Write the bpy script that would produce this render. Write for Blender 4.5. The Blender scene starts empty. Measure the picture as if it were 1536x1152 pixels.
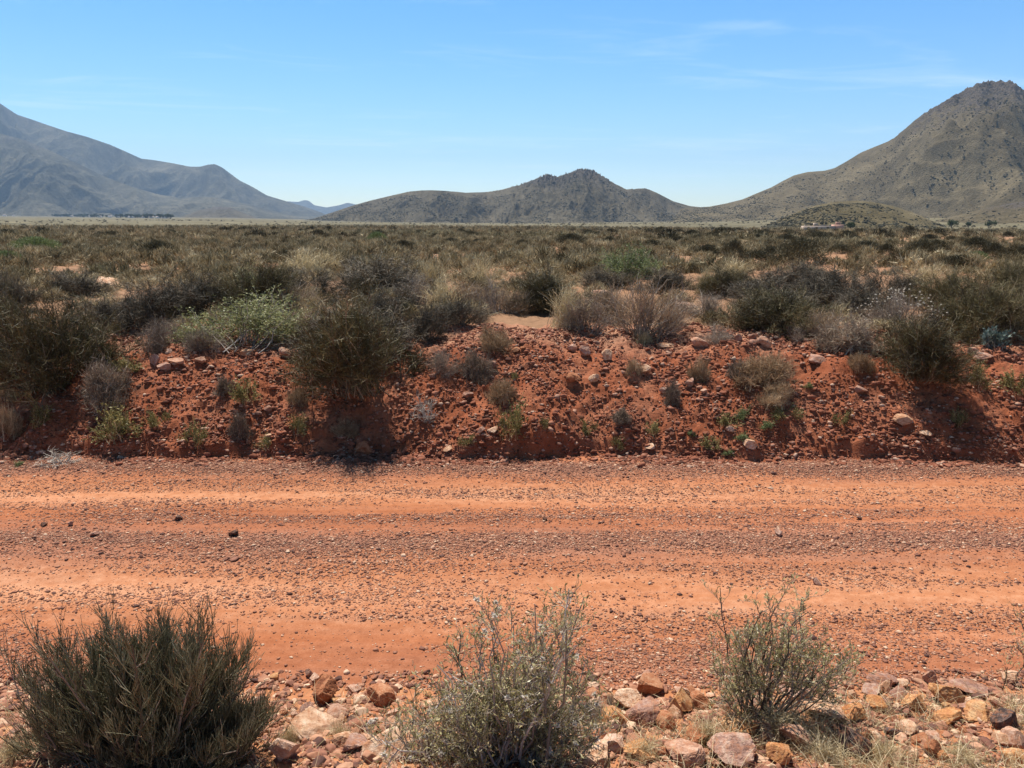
import bpy, math
import numpy as np

R = math.radians
rng = np.random.default_rng(11)
C = bpy.context.scene.collection
F, PITCH, CAMZ = 1160.0, R(11.7), 2.1
CP, SP = math.cos(PITCH), math.sin(PITCH)
SUN_EL, SUN_AZ = R(64), R(-25)          # azimuth from +Y towards +X

# ------------------------------------------------------------------ noise
def _h(ix, iy, s):
    h = (ix.astype(np.int64) * 374761393 + iy.astype(np.int64) * 668265263 + s * 974711) & 0xFFFFFFFF
    h = ((h ^ (h >> 13)) * 1274126177) & 0xFFFFFFFF
    h = h ^ (h >> 16)
    return h.astype(np.float64) / 4294967296.0 * 2 * np.pi

def noise(x, y, s=0):
    x, y = np.broadcast_arrays(np.asarray(x, float), np.asarray(y, float))
    ix, iy = np.floor(x), np.floor(y)
    fx, fy = x - ix, y - iy
    u, v = fx**3 * (fx * (fx * 6 - 15) + 10), fy**3 * (fy * (fy * 6 - 15) + 10)
    def g(dx, dy):
        a = _h(ix + dx, iy + dy, s)
        return np.cos(a) * (fx - dx) + np.sin(a) * (fy - dy)
    a = g(0, 0) * (1 - u) + g(1, 0) * u
    b = g(0, 1) * (1 - u) + g(1, 1) * u
    return (a * (1 - v) + b * v) * 1.5

def fbm(x, y, s=0, o=4, gain=.5):
    r, a, f = 0, 1.0, 1.0
    for k in range(o):
        r = r + a * noise(x * f, y * f, s + k * 17)
        a *= gain; f *= 2.03
    return r

def ridged(x, y, s=0, o=4, gain=.5):
    r, a, f = 0, 1.0, 1.0
    for k in range(o):
        r = r + a * (1 - 2 * np.abs(noise(x * f, y * f, s + k * 17)))
        a *= gain; f *= 2.03
    return r

def sst(a, b, x):
    t = np.clip((x - a) / (b - a), 0, 1)
    return t * t * (3 - 2 * t)

def ga(x, c, w):
    return np.exp(-((x - c) / w) ** 2)

def norm(v):
    return v / np.maximum(np.linalg.norm(v, axis=-1, keepdims=True), 1e-9)

# ------------------------------------------------------------------ mesh helpers
def mesh_np(name, V, faces, mats=(), attrs=None, smooth=False):
    """faces: list of (n,k) index arrays"""
    me = bpy.data.meshes.new(name)
    V = np.asarray(V, np.float32)
    faces = [np.asarray(f, np.int32) for f in faces if len(f)]
    me.vertices.add(len(V)); me.vertices.foreach_set('co', V.ravel())
    loops = np.concatenate([f.ravel() for f in faces])
    tot = np.concatenate([np.full(len(f), f.shape[1], np.int32) for f in faces])
    st = np.concatenate([[0], np.cumsum(tot)[:-1]]).astype(np.int32)
    me.loops.add(len(loops)); me.loops.foreach_set('vertex_index', loops)
    me.polygons.add(len(tot)); me.polygons.foreach_set('loop_start', st)
    me.polygons.foreach_set('loop_total', tot)
    if smooth: me.polygons.foreach_set('use_smooth', np.ones(len(tot), bool))
    for m in mats: me.materials.append(m)
    for k, a in (attrs or {}).items():
        at = me.attributes.new(k, 'FLOAT', 'POINT')
        at.data.foreach_set('value', np.asarray(a, np.float32).ravel())
    me.update(calc_edges=True)
    return me

def obj(name, me, parent=None, **props):
    o = bpy.data.objects.new(name, me); C.objects.link(o)
    if parent: o.parent = parent
    for k, v in props.items():
        if v is not None: o[k] = v
    return o

def empty(name, loc, rz=0, sc=(1, 1, 1), **props):
    o = bpy.data.objects.new(name, None); C.objects.link(o)
    o.empty_display_size = .1
    o.location = loc; o.rotation_euler = (0, 0, rz); o.scale = sc
    for k, v in props.items():
        if v is not None: o[k] = v
    return o

def grid_faces(nr, nc):
    i = np.arange(nr - 1)[:, None] * nc + np.arange(nc - 1)[None]
    i = i.ravel()
    return np.stack([i, i + 1, i + nc + 1, i + nc], 1)

class Acc:
    def __init__(s): s.V = []; s.F = {}; s.T = []; s.n = 0
    def add(s, V, F, T):
        V = V.reshape(-1, 3); s.V.append(V)
        s.F.setdefault(F.shape[1], []).append(F + s.n); s.T.append(np.asarray(T).ravel()); s.n += len(V)
    def mesh(s, name, mats, smooth=False):
        return mesh_np(name, np.concatenate(s.V), [np.concatenate(f) for f in s.F.values()], mats,
                       {'tint': np.concatenate(s.T)}, smooth)

# ------------------------------------------------------------------ node helpers
def new_mat(name):
    m = bpy.data.materials.new(name); m.use_nodes = True
    nt = m.node_tree; nt.nodes.clear()
    out = nt.nodes.new('ShaderNodeOutputMaterial')
    return m, nt, out

def nd(nt, typ, ins=None, **props):
    n = nt.nodes.new(typ)
    for k, v in props.items(): setattr(n, k, v)
    for k, v in (ins or {}).items():
        sock = n.inputs[k]
        if isinstance(v, bpy.types.NodeSocket): nt.links.new(v, sock)
        elif isinstance(v, tuple) and len(v) == 3 and sock.type == 'RGBA': sock.default_value = (*v, 1)
        else: sock.default_value = v
    return n

def ramp(nt, fac, stops, interp='LINEAR'):
    n = nt.nodes.new('ShaderNodeValToRGB'); n.color_ramp.interpolation = interp
    e = n.color_ramp.elements
    while len(e) > 1: e.remove(e[-1])
    e[0].position = stops[0][0]; e[0].color = (*stops[0][1], 1)
    for p, c in stops[1:]:
        x = e.new(p); x.color = (*c, 1)
    nt.links.new(fac, n.inputs[0])
    return n.outputs[0]

def mix(nt, f, a, b, mode='MIX'):
    n = nt.nodes.new('ShaderNodeMix'); n.data_type = 'RGBA'; n.blend_type = mode
    for s, v in ((n.inputs[0], f), (n.inputs[6], a), (n.inputs[7], b)):
        if isinstance(v, bpy.types.NodeSocket): nt.links.new(v, s)
        elif isinstance(v, tuple): s.default_value = (*v, 1)
        else: s.default_value = v
    return n.outputs[2]

def mth(nt, op, a, b=0.0, c=None, clamp=False):
    n = nt.nodes.new('ShaderNodeMath'); n.operation = op; n.use_clamp = clamp
    for i, v in enumerate((a, b, c)):
        if v is None: continue
        if isinstance(v, bpy.types.NodeSocket): nt.links.new(v, n.inputs[i])
        else: n.inputs[i].default_value = v
    return n.outputs[0]

def tex(nt, vec, scale, detail=4, rough=.55, dist=0.0):
    return nd(nt, 'ShaderNodeTexNoise', {'Vector': vec, 'Scale': scale, 'Detail': detail, 'Roughness': rough,
                                         'Distortion': dist}).outputs[0]

def attr(nt, name): return nd(nt, 'ShaderNodeAttribute', attribute_name=name).outputs['Fac']

def pbsdf(nt, out, col, rough=.9, bump=None, bstr=.5, bdist=.02, spec=.15, transl=0.0):
    b = nd(nt, 'ShaderNodeBsdfPrincipled', {'Roughness': rough, 'Specular IOR Level': spec})
    if isinstance(col, tuple): b.inputs['Base Color'].default_value = (*col, 1)
    else: nt.links.new(col, b.inputs['Base Color'])
    if bump is not None:
        bn = nd(nt, 'ShaderNodeBump', {'Strength': bstr, 'Distance': bdist, 'Height': bump})
        nt.links.new(bn.outputs[0], b.inputs['Normal'])
    s = b.outputs[0]
    if transl:
        t = nd(nt, 'ShaderNodeBsdfTranslucent')
        if isinstance(col, tuple): t.inputs[0].default_value = (*col, 1)
        else: nt.links.new(col, t.inputs[0])
        s = nd(nt, 'ShaderNodeMixShader', {0: transl, 1: s, 2: t.outputs[0]}).outputs[0]
    nt.links.new(s, out.inputs[0])

def soil(name, stops, bigscale=.7, contrast=None, fine=(60, 9), bstr=.6, bdist=.012, track=None, grav=None):
    m, nt, out = new_mat(name)
    p = nd(nt, 'ShaderNodeNewGeometry').outputs['Position']
    pa = nd(nt, 'ShaderNodeVectorMath', {0: p, 1: (.22, 2.0, 1.0)}, operation='MULTIPLY').outputs[0] if track else p
    a, b, c = tex(nt, pa, bigscale, 5, .6), tex(nt, p, fine[1], 6, .65), tex(nt, p, fine[0], 4, .7)
    f = mth(nt, 'ADD', mth(nt, 'MULTIPLY', a, .45), mth(nt, 'ADD', mth(nt, 'MULTIPLY', b, .35), mth(nt, 'MULTIPLY', c, .2)))
    col = ramp(nt, f, stops)
    if track: col = mix(nt, attr(nt, 'track'), col, ramp(nt, f, track))
    if grav: col = mix(nt, attr(nt, 'grav'), col, ramp(nt, mth(nt, 'MULTIPLY_ADD', c, .7, mth(nt, 'MULTIPLY', b, .3)), grav))
    h = mth(nt, 'ADD', mth(nt, 'MULTIPLY', b, .5), mth(nt, 'MULTIPLY', c, .5))
    pbsdf(nt, out, col, .95, h, bstr, bdist, .1)
    return m

def tinted(name, stops, rough=.75, transl=0.0, objrand=.0, spec=.2, nscale=None):
    m, nt, out = new_mat(name)
    f = attr(nt, 'tint')
    if objrand:
        r = nd(nt, 'ShaderNodeObjectInfo').outputs['Random']
        f = mth(nt, 'ADD', f, mth(nt, 'MULTIPLY', mth(nt, 'SUBTRACT', r, .5), objrand), clamp=True)
    if nscale:
        p = nd(nt, 'ShaderNodeNewGeometry').outputs['Position']
        f = mth(nt, 'ADD', f, mth(nt, 'MULTIPLY', mth(nt, 'SUBTRACT', tex(nt, p, nscale, 3), .5), .7), clamp=True)
    pbsdf(nt, out, ramp(nt, f, stops), rough, spec=spec, transl=transl)
    return m

# ------------------------------------------------------------------ ground heights
def near_edge(x): return 3.22 + .07 * noise(x * .8, 3.1, 5) + .02 * noise(x * 4, 1.7, 6)
def toe(x): return 6.74 - .012 * x + .13 * noise(x * .55, 7.7, 8) + .10 * noise(x * 2.1, 2.2, 9) + .035 * noise(x * 7, 2.2, 10)

def apron(x, y):
    d = np.hypot(x, y); az = np.degrees(np.arctan2(x, np.maximum(y, 1e-3)))
    dip = np.interp(az, [-40, -12, 0, 14, 30, 45], [.25, .3, .45, .9, 1.0, 1.0])
    sl = np.interp(az, [-40, -20, -8, 0, 12, 22, 45], [.010, .009, .004, .003, .006, .0125, .014])
    return -dip * sst(50, 240, d) + sl * np.maximum(0, d - 330) * sst(330, 700, d)

def ground_h(x, y):
    x = np.asarray(x, float); y = np.asarray(y, float)
    yn, yt = near_edge(x), toe(x)
    # verge
    v = np.maximum(yn - y, 0)
    z = np.minimum(.24 * v, .45) * sst(0, .25, v) + (.03 * fbm(x * 3, y * 3, 21, 3) + .012 * fbm(x * 14, y * 14, 22, 2)) * sst(0, .2, v)
    # road
    yy = y + .06 * noise(x * .25, 0.3, 31) + .012 * x
    rd = (-.022 * ga(yy, 5.85, .33) - .022 * ga(yy, 4.33, .3) + .012 * ga(yy, 4.95, .25) + .022 * ga(yy, 6.5, .14) - .02 * ga(yy, 3.78, .16)
          + .006 * fbm(x * 2.2, y * 5, 32, 3) + .0035 * fbm(x * 16, y * 20, 33, 3))
    rm = sst(-.1, .12, y - yn) * (1 - sst(-.1, .05, y - yt))
    z = z + rd * rm
    # bank
    t = y - yt
    sc = np.clip(.08 + .15 * noise(x * .7, 4.4, 41) + .09 * noise(x * 2.6, 4.4, 42), .0, .3)
    zc = .80 - .07 * sst(0, -3, x) + .06 * noise(x * .45, 9.1, 43)
    u = np.clip((t - .06) / 1.5, 0, 1)
    g = 1 - (1 - u) ** 1.55
    bank = sc * sst(0, .10 + .06 * noise(x * 5, .4, 45), t) + (zc - sc) * g
    onb = sst(0, .15, t)
    bank = bank + onb * (1 - .4 * sst(1.4, 3, t)) * (.07 * fbm(x * 1.5, y * 1.5, 46, 2) + .035 * fbm(x * 5, y * 5, 47, 3) + .013 * fbm(x * 15, y * 15, 48, 3) + .006 * noise(x * 42, y * 42, 49) * (1 - sst(1.3, 2.2, t)))
    far = sst(1.2, 4.2, t)
    plain = (1.0 - zc) * far + far * (.10 * fbm(x * .16, y * .16, 51, 3) + .12 * fbm(x * .03, y * .03, 52, 3) * sst(20, 60, y)) 
    z = np.where(t > 0, z + bank + plain, z)
    return z + apron(x, y)

def ray(px, py):
    a, b = (px - 768) / F, -(py - 576) / F
    return np.array([a, CP + SP * b, -SP + CP * b])

_T = np.concatenate([np.arange(1.3, 14, .01), np.geomspace(14, 900, 1500)])
def hit(px, py):
    d = ray(px, py); d = d / d[1]
    P = d[None] * _T[:, None]; P[:, 2] += CAMZ
    g = ground_h(P[:, 0], P[:, 1])
    i = np.argmax(P[:, 2] <= g)
    if i == 0: i = len(_T) - 1
    p = P[i]; p[2] = g[i]
    return p

def ghz(x, y): return float(ground_h(np.array([x]), np.array([y]))[0])

# ------------------------------------------------------------------ ground sheets
def build_ground():
    m_road = soil('road_dirt', [(.36, (.25, .078, .031)), (.5, (.36, .126, .054)), (.62, (.46, .195, .10))], .8, fine=(110, 16), bstr=.7, bdist=.012,
                  track=[(.36, (.34, .128, .056)), (.5, (.45, .19, .09)), (.62, (.57, .295, .165))],
                  grav=[(.3, (.17, .07, .045)), (.5, (.29, .13, .082)), (.7, (.41, .23, .165))])
    m_bank = soil('bank_dirt', [(.3, (.15, .045, .021)), (.5, (.275, .084, .038)), (.66, (.40, .155, .08))], 1.6, fine=(55, 8), bstr=.8, bdist=.025,
                  grav=[(.3, (.25, .11, .065)), (.5, (.38, .19, .115)), (.7, (.48, .3, .19))])
    m_verge = soil('verge_dirt', [(.3, (.28, .09, .04)), (.5, (.42, .18, .085)), (.68, (.54, .31, .17))], 2.5, fine=(70, 12), bstr=.7, bdist=.012)
    m_plain, nt, out = new_mat('plain_soil')
    p = nd(nt, 'ShaderNodeNewGeometry').outputs['Position']
    a, b, c = tex(nt, p, .05, 5, .6), tex(nt, p, .6, 5, .65), tex(nt, p, 9, 4, .7)
    f = mth(nt, 'ADD', mth(nt, 'MULTIPLY', a, .5), mth(nt, 'ADD', mth(nt, 'MULTIPLY', b, .3), mth(nt, 'MULTIPLY', c, .2)))
    red = ramp(nt, f, [(.35, (.16, .095, .055)), (.5, (.29, .165, .095)), (.65, (.40, .20, .105))])
    fld = ramp(nt, mth(nt, 'ADD', mth(nt, 'MULTIPLY', a, .6), mth(nt, 'MULTIPLY', tex(nt, p, .012, 4, .6), .4)),
               [(.35, (.08, .068, .036)), (.5, (.14, .118, .064)), (.65, (.22, .185, .11))])
    pbsdf(nt, out, mix(nt, attr(nt, 'field'), red, fld), .95, c, .5, .05, .1)

    dx = .0135
    xs = np.arange(-7.2, 7.2001, dx)
    gro = 7.2 + np.cumsum(np.geomspace(.03, 300, 55)); xs = np.concatenate([-gro[::-1], xs, gro])
    nc = len(xs)
    def sheet(name, Y, m, at=None, **kw):
        X = np.broadcast_to(xs, Y.shape)
        Z = ground_h(X, Y)
        if 'zfun' in kw: Z = Z + kw['zfun'](X, Y)
        A = at(X, Y) if at else None
        me = mesh_np(name, np.stack([X, Y, Z], -1).reshape(-1, 3), [grid_faces(*Y.shape)], [m], A, True)
        obj(name, me, kind='structure')
    yn, yt = near_edge(xs), toe(xs)
    # road
    v = np.linspace(0, 1, 270)[:, None]
    def at_road(X, Y):
        yy = Y + .06 * noise(X * .25, 0.3, 31) + .012 * X + .05 * fbm(X * .6, Y * 2.5, 61, 3)
        st = fbm(X * .45, Y * 15, 67, 3)
        tr = np.clip(.22 * st + ga(yy, 5.88, .36) + ga(yy, 4.22, .44), 0, 1) * np.clip(.8 + .16 * fbm(X * .9, Y * 2, 62, 3), 0, 1)
        gr = np.clip(.2 * st + .12 + .75 * ga(yy, 4.9, .27) + .9 * ga(yy, 6.5, .2) + .25 * ga(yy, 3.4, .2), 0, 1) * np.clip(.8 + .6 * fbm(X * .8, Y * 3, 63, 3), 0, 1)
        return {'track': tr, 'grav': gr}
    sheet('dirt_road', yn[None] * (1 - v) + yt[None] * v, m_road, at_road)
    # verge towards and behind the camera
    back = np.concatenate([np.arange(0, 1.9, .0135), 1.9 + np.cumsum(np.geomspace(.03, 60, 30))])[:, None]
    sheet('roadside_ground', (yn[None] - back)[::-1], m_verge)
    # bank
    up = np.concatenate([np.arange(0, 1.7, .0125), np.arange(1.7, 2.9, .03)])[:, None]
    def at_bank(X, Y):
        t = Y - toe(X)
        return {'grav': np.clip(sst(1.1, 1.9, t) * .9 + .35 * fbm(X * 2, Y * 2, 64, 3), 0, 1)}
    sheet('road_bank', yt[None] + up, m_bank, at_bank, zfun=lambda X, Y: -.06 * sst(2.6, 2.9, Y - toe(X)))
    # plain, a fan of rows that grow with distance
    ys = [9.15]
    while ys[-1] < 8800: ys.append(ys[-1] + max(.05, .009 * ys[-1]))
    ys = np.array(ys)[:, None]
    s = np.concatenate([-np.geomspace(1.0, .91, 20), np.linspace(-.9, .9, 700), np.geomspace(.91, 1.0, 20)])[None]
    X = s * ys; Y = np.broadcast_to(ys, X.shape)
    Z = ground_h(X, Y) - .012 * (1 - sst(9.4, 10, Y))
    D = np.hypot(X, Y)
    fld = np.clip(sst(120, 330, D) + .9 * sst(.15, .45, fbm(X * .035, Y * .02, 66, 3)) * sst(30, 60, D), 0, 1)
    me = mesh_np('plain', np.stack([X, Y, Z], -1).reshape(-1, 3), [grid_faces(*X.shape)], [m_plain], {'field': fld}, True)
    obj('plain', me, kind='structure')
build_ground()

# ------------------------------------------------------------------ hills
HILL = {}
def hill_mat(name, stops, rock, scale, rockline=(.72, .95)):
    m, nt, out = new_mat(name)
    p = nd(nt, 'ShaderNodeNewGeometry').outputs['Position']
    a, b, c = tex(nt, p, scale, 6, .6), tex(nt, p, scale * 7, 5, .7), tex(nt, p, scale * 40, 4, .7)
    f = mth(nt, 'ADD', mth(nt, 'MULTIPLY', a, .4), mth(nt, 'ADD', mth(nt, 'MULTIPLY', b, .3), mth(nt, 'MULTIPLY', c, .3)))
    col = ramp(nt, f, stops)
    g = mth(nt, 'MULTIPLY_ADD', mth(nt, 'SUBTRACT', b, .5), 1.3, attr(nt, 'hgt'))
    rk = nd(nt, 'ShaderNodeMapRange', {'Value': g, 'From Min': rockline[0], 'From Max': rockline[1]}).outputs[0]
    col = mix(nt, rk, col, ramp(nt, c, rock))
    pbsdf(nt, out, col, .95, mth(nt, 'ADD', mth(nt, 'MULTIPLY', b, .3), mth(nt, 'MULTIPLY', c, .7)), .8, .05 / scale, .05)
    return m

def hill(name, prof, Db, Dr, mat, seed, spur=.1, nc=700, nr=220, back=.6, crag=.0, zb=None, power=1.25, fan=0.0, label=None):
    prof = np.array(prof, float)
    px = np.linspace(prof[0, 0], prof[-1, 0], nc)
    py = np.interp(px, prof[:, 0], prof[:, 1])
    k = max(1, int(nc / (prof[-1, 0] - prof[0, 0]) * 3.5)); ker = np.hanning(2 * k + 1); ker /= ker.sum()
    py = np.convolve(np.pad(py, k, mode='edge'), ker, 'valid')
    b = -(py - 576) / F; el = (-SP + CP * b) / (CP + SP * b)
    sx = (px - 768) / F / (CP + SP * b)
    Dr = np.interp(px, *np.array(Dr, float).T) if not np.isscalar(Dr) else np.full(nc, float(Dr))
    Dbx = np.interp(px, *np.array(Db, float).T) if not np.isscalar(Db) else np.full(nc, float(Db))
    t = np.concatenate([np.linspace(0, 1, nr), 1 + np.linspace(0, back, nr // 4)[1:]])[:, None]
    wob = 1 + .06 * fbm(px / 90, px * 0, seed + 3, 3)
    Y = Dbx + (Dr * wob - Dbx) * t
    X = sx * Y
    zbase = ground_h(X, np.broadcast_to(Dbx, X.shape)) - 1.5
    Hr = el * Dr * wob + CAMZ
    rel = np.maximum(Hr - zbase, .5)
    tt = np.clip(t, 0, 1)
    s = np.where(t <= 1, tt ** power, np.maximum(1 - ((t - 1) / back) ** 1.5, -.2))
    S = np.nanmax(rel)
    ex = X + fan * (tt - 1) * rel * 0
    q = ridged(X / (S * .75) + .25 * fbm(X / S, Y / S, seed + 7, 2), Y / (S * 3.2), seed, 4, .5)
    q2 = fbm(X / (S * .22), Y / (S * .3), seed + 5, 4)
    env = np.where(t <= 1, np.sin(np.pi * np.clip(tt, 0, 1) ** .8), .3 * (t - 1))
    dz = -spur * rel * env * (1.1 - q) - .12 * spur * rel * env * (1 + q2)
    if crag:
        hh = np.clip(s * rel / S, 0, 1)
        cr = ridged(X / (S * .09), Y / (S * .09), seed + 9, 3)
        dz = dz + crag * S * sst(.55, .95, hh + .15 * q2) * (cr - 1.2) * np.where(t <= 1, 1, .5)
    Z = zbase + rel * s + dz
    me = mesh_np(name, np.stack([X, Y, Z], -1).reshape(-1, 3), [grid_faces(*X.shape)], [mat],
                 {'hgt': np.clip((Z - zbase) / S, 0, 1)}, True)
    obj(name, me, kind='structure')
    HILL[name] = (X[:nr], Y[:nr], Z[:nr], (Z - zbase)[:nr] / S)

m_near = hill_mat('hill_scrub', [(.36, (.056, .044, .024)), (.5, (.124, .098, .056)), (.64, (.215, .172, .102))],
                  [(.35, (.035, .03, .027)), (.5, (.085, .07, .058)), (.65, (.16, .13, .105))], .012, (.6, .82))
m_mid = hill_mat('hill_scrub_grey', [(.36, (.05, .042, .027)), (.5, (.105, .088, .057)), (.64, (.175, .147, .098))],
                 [(.35, (.04, .035, .03)), (.5, (.10, .085, .07)), (.65, (.18, .15, .125))], .012, (.66, .9))
m_far = hill_mat('mountain_scrub', [(.38, (.03, .03, .022)), (.5, (.095, .088, .06)), (.62, (.21, .185, .125))],
                 [(.35, (.05, .05, .05)), (.5, (.09, .08, .075)), (.65, (.15, .13, .12))], .0022, (.8, 1.1))
m_hlk = hill_mat('hillock_scrub', [(.36, (.06, .048, .024)), (.5, (.12, .096, .05)), (.64, (.22, .175, .1))], [(.35, (.06, .05, .04)), (.5, (.12, .1, .08)), (.65, (.2, .17, .14))], .03, (1.2, 1.5))
hill('right_hill', [(1010, 326), (1024, 312), (1064, 310), (1090, 305), (1114, 299), (1135, 290), (1157, 281), (1175, 271), (1191, 263), (1211, 258), (1237, 256), (1252, 252), (1270, 242), (1291, 229), (1310, 221), (1325, 215), (1341, 207), (1350, 199), (1358, 193), (1372, 180), (1391, 166), (1408, 156), (1421, 148), (1440, 138), (1454, 130), (1466, 124), (1476, 121), (1500, 120), (1516, 121), (1525, 126), (1536, 134), (1560, 158), (1600, 190), (1680, 245), (1780, 295), (1920, 331)],
     [(1020, 900), (1250, 800), (1480, 640), (1700, 640), (1920, 800)], [(1020, 1250), (1250, 1250), (1480, 1150), (1920, 1150)], m_near, 101, .26, 1200, 340, crag=.022, power=1.15)
hill('middle_hill', [(430, 336), (470, 328), (500, 318), (530, 308), (555, 301), (580, 295), (615, 287), (640, 285), (665, 286), (700, 289), (730, 288), (755, 284), (790, 273), (806, 267), (818, 261),
     (828, 263), (838, 265), (848, 260), (860, 257), (872, 253), (884, 253), (892, 257), (902, 262), (915, 271), (928, 278), (940, 284), (955, 283), (968, 282), (985, 289), (1010, 302), (1035, 309), (1060, 312), (1100, 320), (1140, 336)],
     [(430, 1300), (800, 1050), (1140, 1250)], [(430, 1500), (870, 1500), (1140, 1500)], m_mid, 202, .28, 1100, 260, crag=.07)
hill('left_mountain', [(-300, 215), (-180, 175), (-90, 150), (-40, 146), (0, 155), (12, 163), (26, 172), (50, 180), (70, 187), (100, 197), (130, 205), (165, 217), (190, 228), (212, 238), (230, 240), (260, 245), (285, 250),
     (300, 250), (312, 247), (322, 246), (333, 251), (345, 260), (360, 271), (380, 281), (400, 293), (430, 302), (460, 311), (480, 318), (505, 330)],
     [(-300, 2500), (505, 3500)], 4200, m_far, 303, .42, 900, 260, back=.35)
hill('mountain_spur', [(-300, 240), (-120, 195), (-40, 195), (0, 200), (40, 211), (80, 228), (120, 247), (160, 266), (200, 281), (235, 291), (270, 297), (300, 295), (330, 297), (370, 306), (410, 316), (450, 326), (470, 333)],
     2400, 3200, m_far, 404, .42, 700, 200, back=.5)
hill('left_hillock', [(235, 334), (270, 326), (300, 315), (325, 310), (345, 311), (365, 319), (395, 331), (410, 335)], 2050, 2300, m_mid, 505, .12, 200, 80)
hill('far_peaks', [(380, 330), (415, 310), (432, 302), (446, 303), (457, 300), (463, 301), (472, 308), (490, 311), (508, 308), (522, 304), (530, 306), (545, 308), (570, 320), (600, 333)], 7000, 7600, m_far, 606, .1, 300, 60)
hill('small_hillock', [(1135, 345), (1160, 333), (1190, 320), (1220, 309), (1250, 303), (1285, 301), (1310, 303), (1340, 309), (1370, 319), (1400, 332), (1430, 344)], [(1135, 345), (1285, 285), (1430, 345)], 430, m_hlk, 707, .14, 500, 160)
hill('grassy_rise', [(1360, 341), (1400, 332), (1440, 322), (1480, 312), (1520, 304), (1560, 300), (1620, 300), (1700, 330)], 450, 610, m_near, 808, .08, 300, 100)

# shrubs dotted over the hills
ICO = None
def ico(level):
    t = (1 + 5 ** .5) / 2
    V = norm(np.array([[-1, t, 0], [1, t, 0], [-1, -t, 0], [1, -t, 0], [0, -1, t], [0, 1, t], [0, -1, -t], [0, 1, -t], [t, 0, -1], [t, 0, 1], [-t, 0, -1], [-t, 0, 1]], float))
    Fc = np.array([[0, 11, 5], [0, 5, 1], [0, 1, 7], [0, 7, 10], [0, 10, 11], [1, 5, 9], [5, 11, 4], [11, 10, 2], [10, 7, 6], [7, 1, 8], [3, 9, 4], [3, 4, 2], [3, 2, 6], [3, 6, 8], [3, 8, 9], [4, 9, 5], [2, 4, 11], [6, 2, 10], [8, 6, 7], [9, 8, 1]])
    for _ in range(level):
        V = list(map(tuple, V)); mid = {}; nf = []
        def m(a, b):
            k = (min(a, b), max(a, b))
            if k not in mid:
                p = np.array(V[a]) + np.array(V[b]); V.append(tuple(p / np.linalg.norm(p))); mid[k] = len(V) - 1
            return mid[k]
        for a, b, c in Fc:
            x, y, z = m(a, b), m(b, c), m(c, a); nf += [[a, x, z], [b, y, x], [c, z, y], [x, y, z]]
        V = np.array(V); Fc = np.array(nf)
    return np.array(V), np.array(Fc)

def rot_mats(n, full=True):
    q = rng.normal(size=(n, 4)); q /= np.linalg.norm(q, axis=1, keepdims=True)
    w, x, y, z = q.T
    if not full:
        a = rng.uniform(0, 2 * np.pi, n); w, z = np.cos(a / 2), np.sin(a / 2); x = y = 0 * a
    return np.stack([1 - 2 * (y * y + z * z), 2 * (x * y - z * w), 2 * (x * z + y * w), 2 * (x * y + z * w), 1 - 2 * (x * x + z * z), 2 * (y * z - x * w),
                     2 * (x * z - y * w), 2 * (y * z + x * w), 1 - 2 * (x * x + y * y)], -1).reshape(n, 3, 3)

def pebbles(P, size, tint, level=0, flat=.7, nvar=24, sink=.25):
    bv, bf = ico(level)
    var = []
    for _ in range(nvar):
        q = bv * (1 + .1 * rng.normal(size=(len(bv), 1)).clip(-1, 1))
        if level == 0: q = bv * (1 + .32 * rng.normal(size=(len(bv), 1)).clip(-1, 1))
        else:
            for _k in range(9):
                nn = norm(rng.normal(size=3)); q = q - np.maximum(q @ nn - rng.uniform(.35, .75), 0)[:, None] * nn
        var.append(q)
    var = np.array(var)
    n = len(P)
    sc = size[:, None] * np.stack([rng.uniform(.75, 1.35, n), rng.uniform(.7, 1.1, n), rng.uniform(.5, 1, n) * flat], -1)
    V = np.einsum('nvk,njk->nvj', var[rng.integers(0, nvar, n)] * sc[:, None], rot_mats(n, False))
    V = V + (P + np.array([0, 0, 1.0]) * (size * flat * (1 - 2 * sink) * .5)[:, None])[:, None]
    Fc = bf[None] + (np.arange(n) * len(bv))[:, None, None]
    return V.reshape(-1, 3), Fc.reshape(-1, 3), np.repeat(tint, len(bv))

m_dot = tinted('hill_shrub_leaves', [(0, (.034, .03, .016)), (.5, (.072, .063, .035)), (1, (.135, .118, .07))], .9, nscale=.3)
def dots(name, hills):
    A = Acc()
    for hn, n, smin, smax in hills:
        X, Y, Z, H = [q[:int(len(q) * .92)] for q in HILL[hn]]
        dens = np.clip(.5 + 1.0 * fbm(X / 45, Y / 70, 900, 4), .04, 1)
        k = rng.choice(X.size, n, p=(dens / dens.sum()).ravel())
        P = np.stack([X.ravel()[k], Y.ravel()[k], Z.ravel()[k]], -1)
        P[:, 0] += rng.normal(size=n) * .8
        s = smin + (smax - smin) * rng.random(n) ** 2.2
        A.add(*pebbles(P, s, rng.random(n), 0, .62))
    obj(name, A.mesh(name, [m_dot]), kind='stuff')
dots('hill_shrubs', [('right_hill', 17000, .35, 1.5), ('middle_hill', 17000, .5, 1.8), ('small_hillock', 7500, .2, .85), ('grassy_rise', 500, .3, 1.1)])

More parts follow.
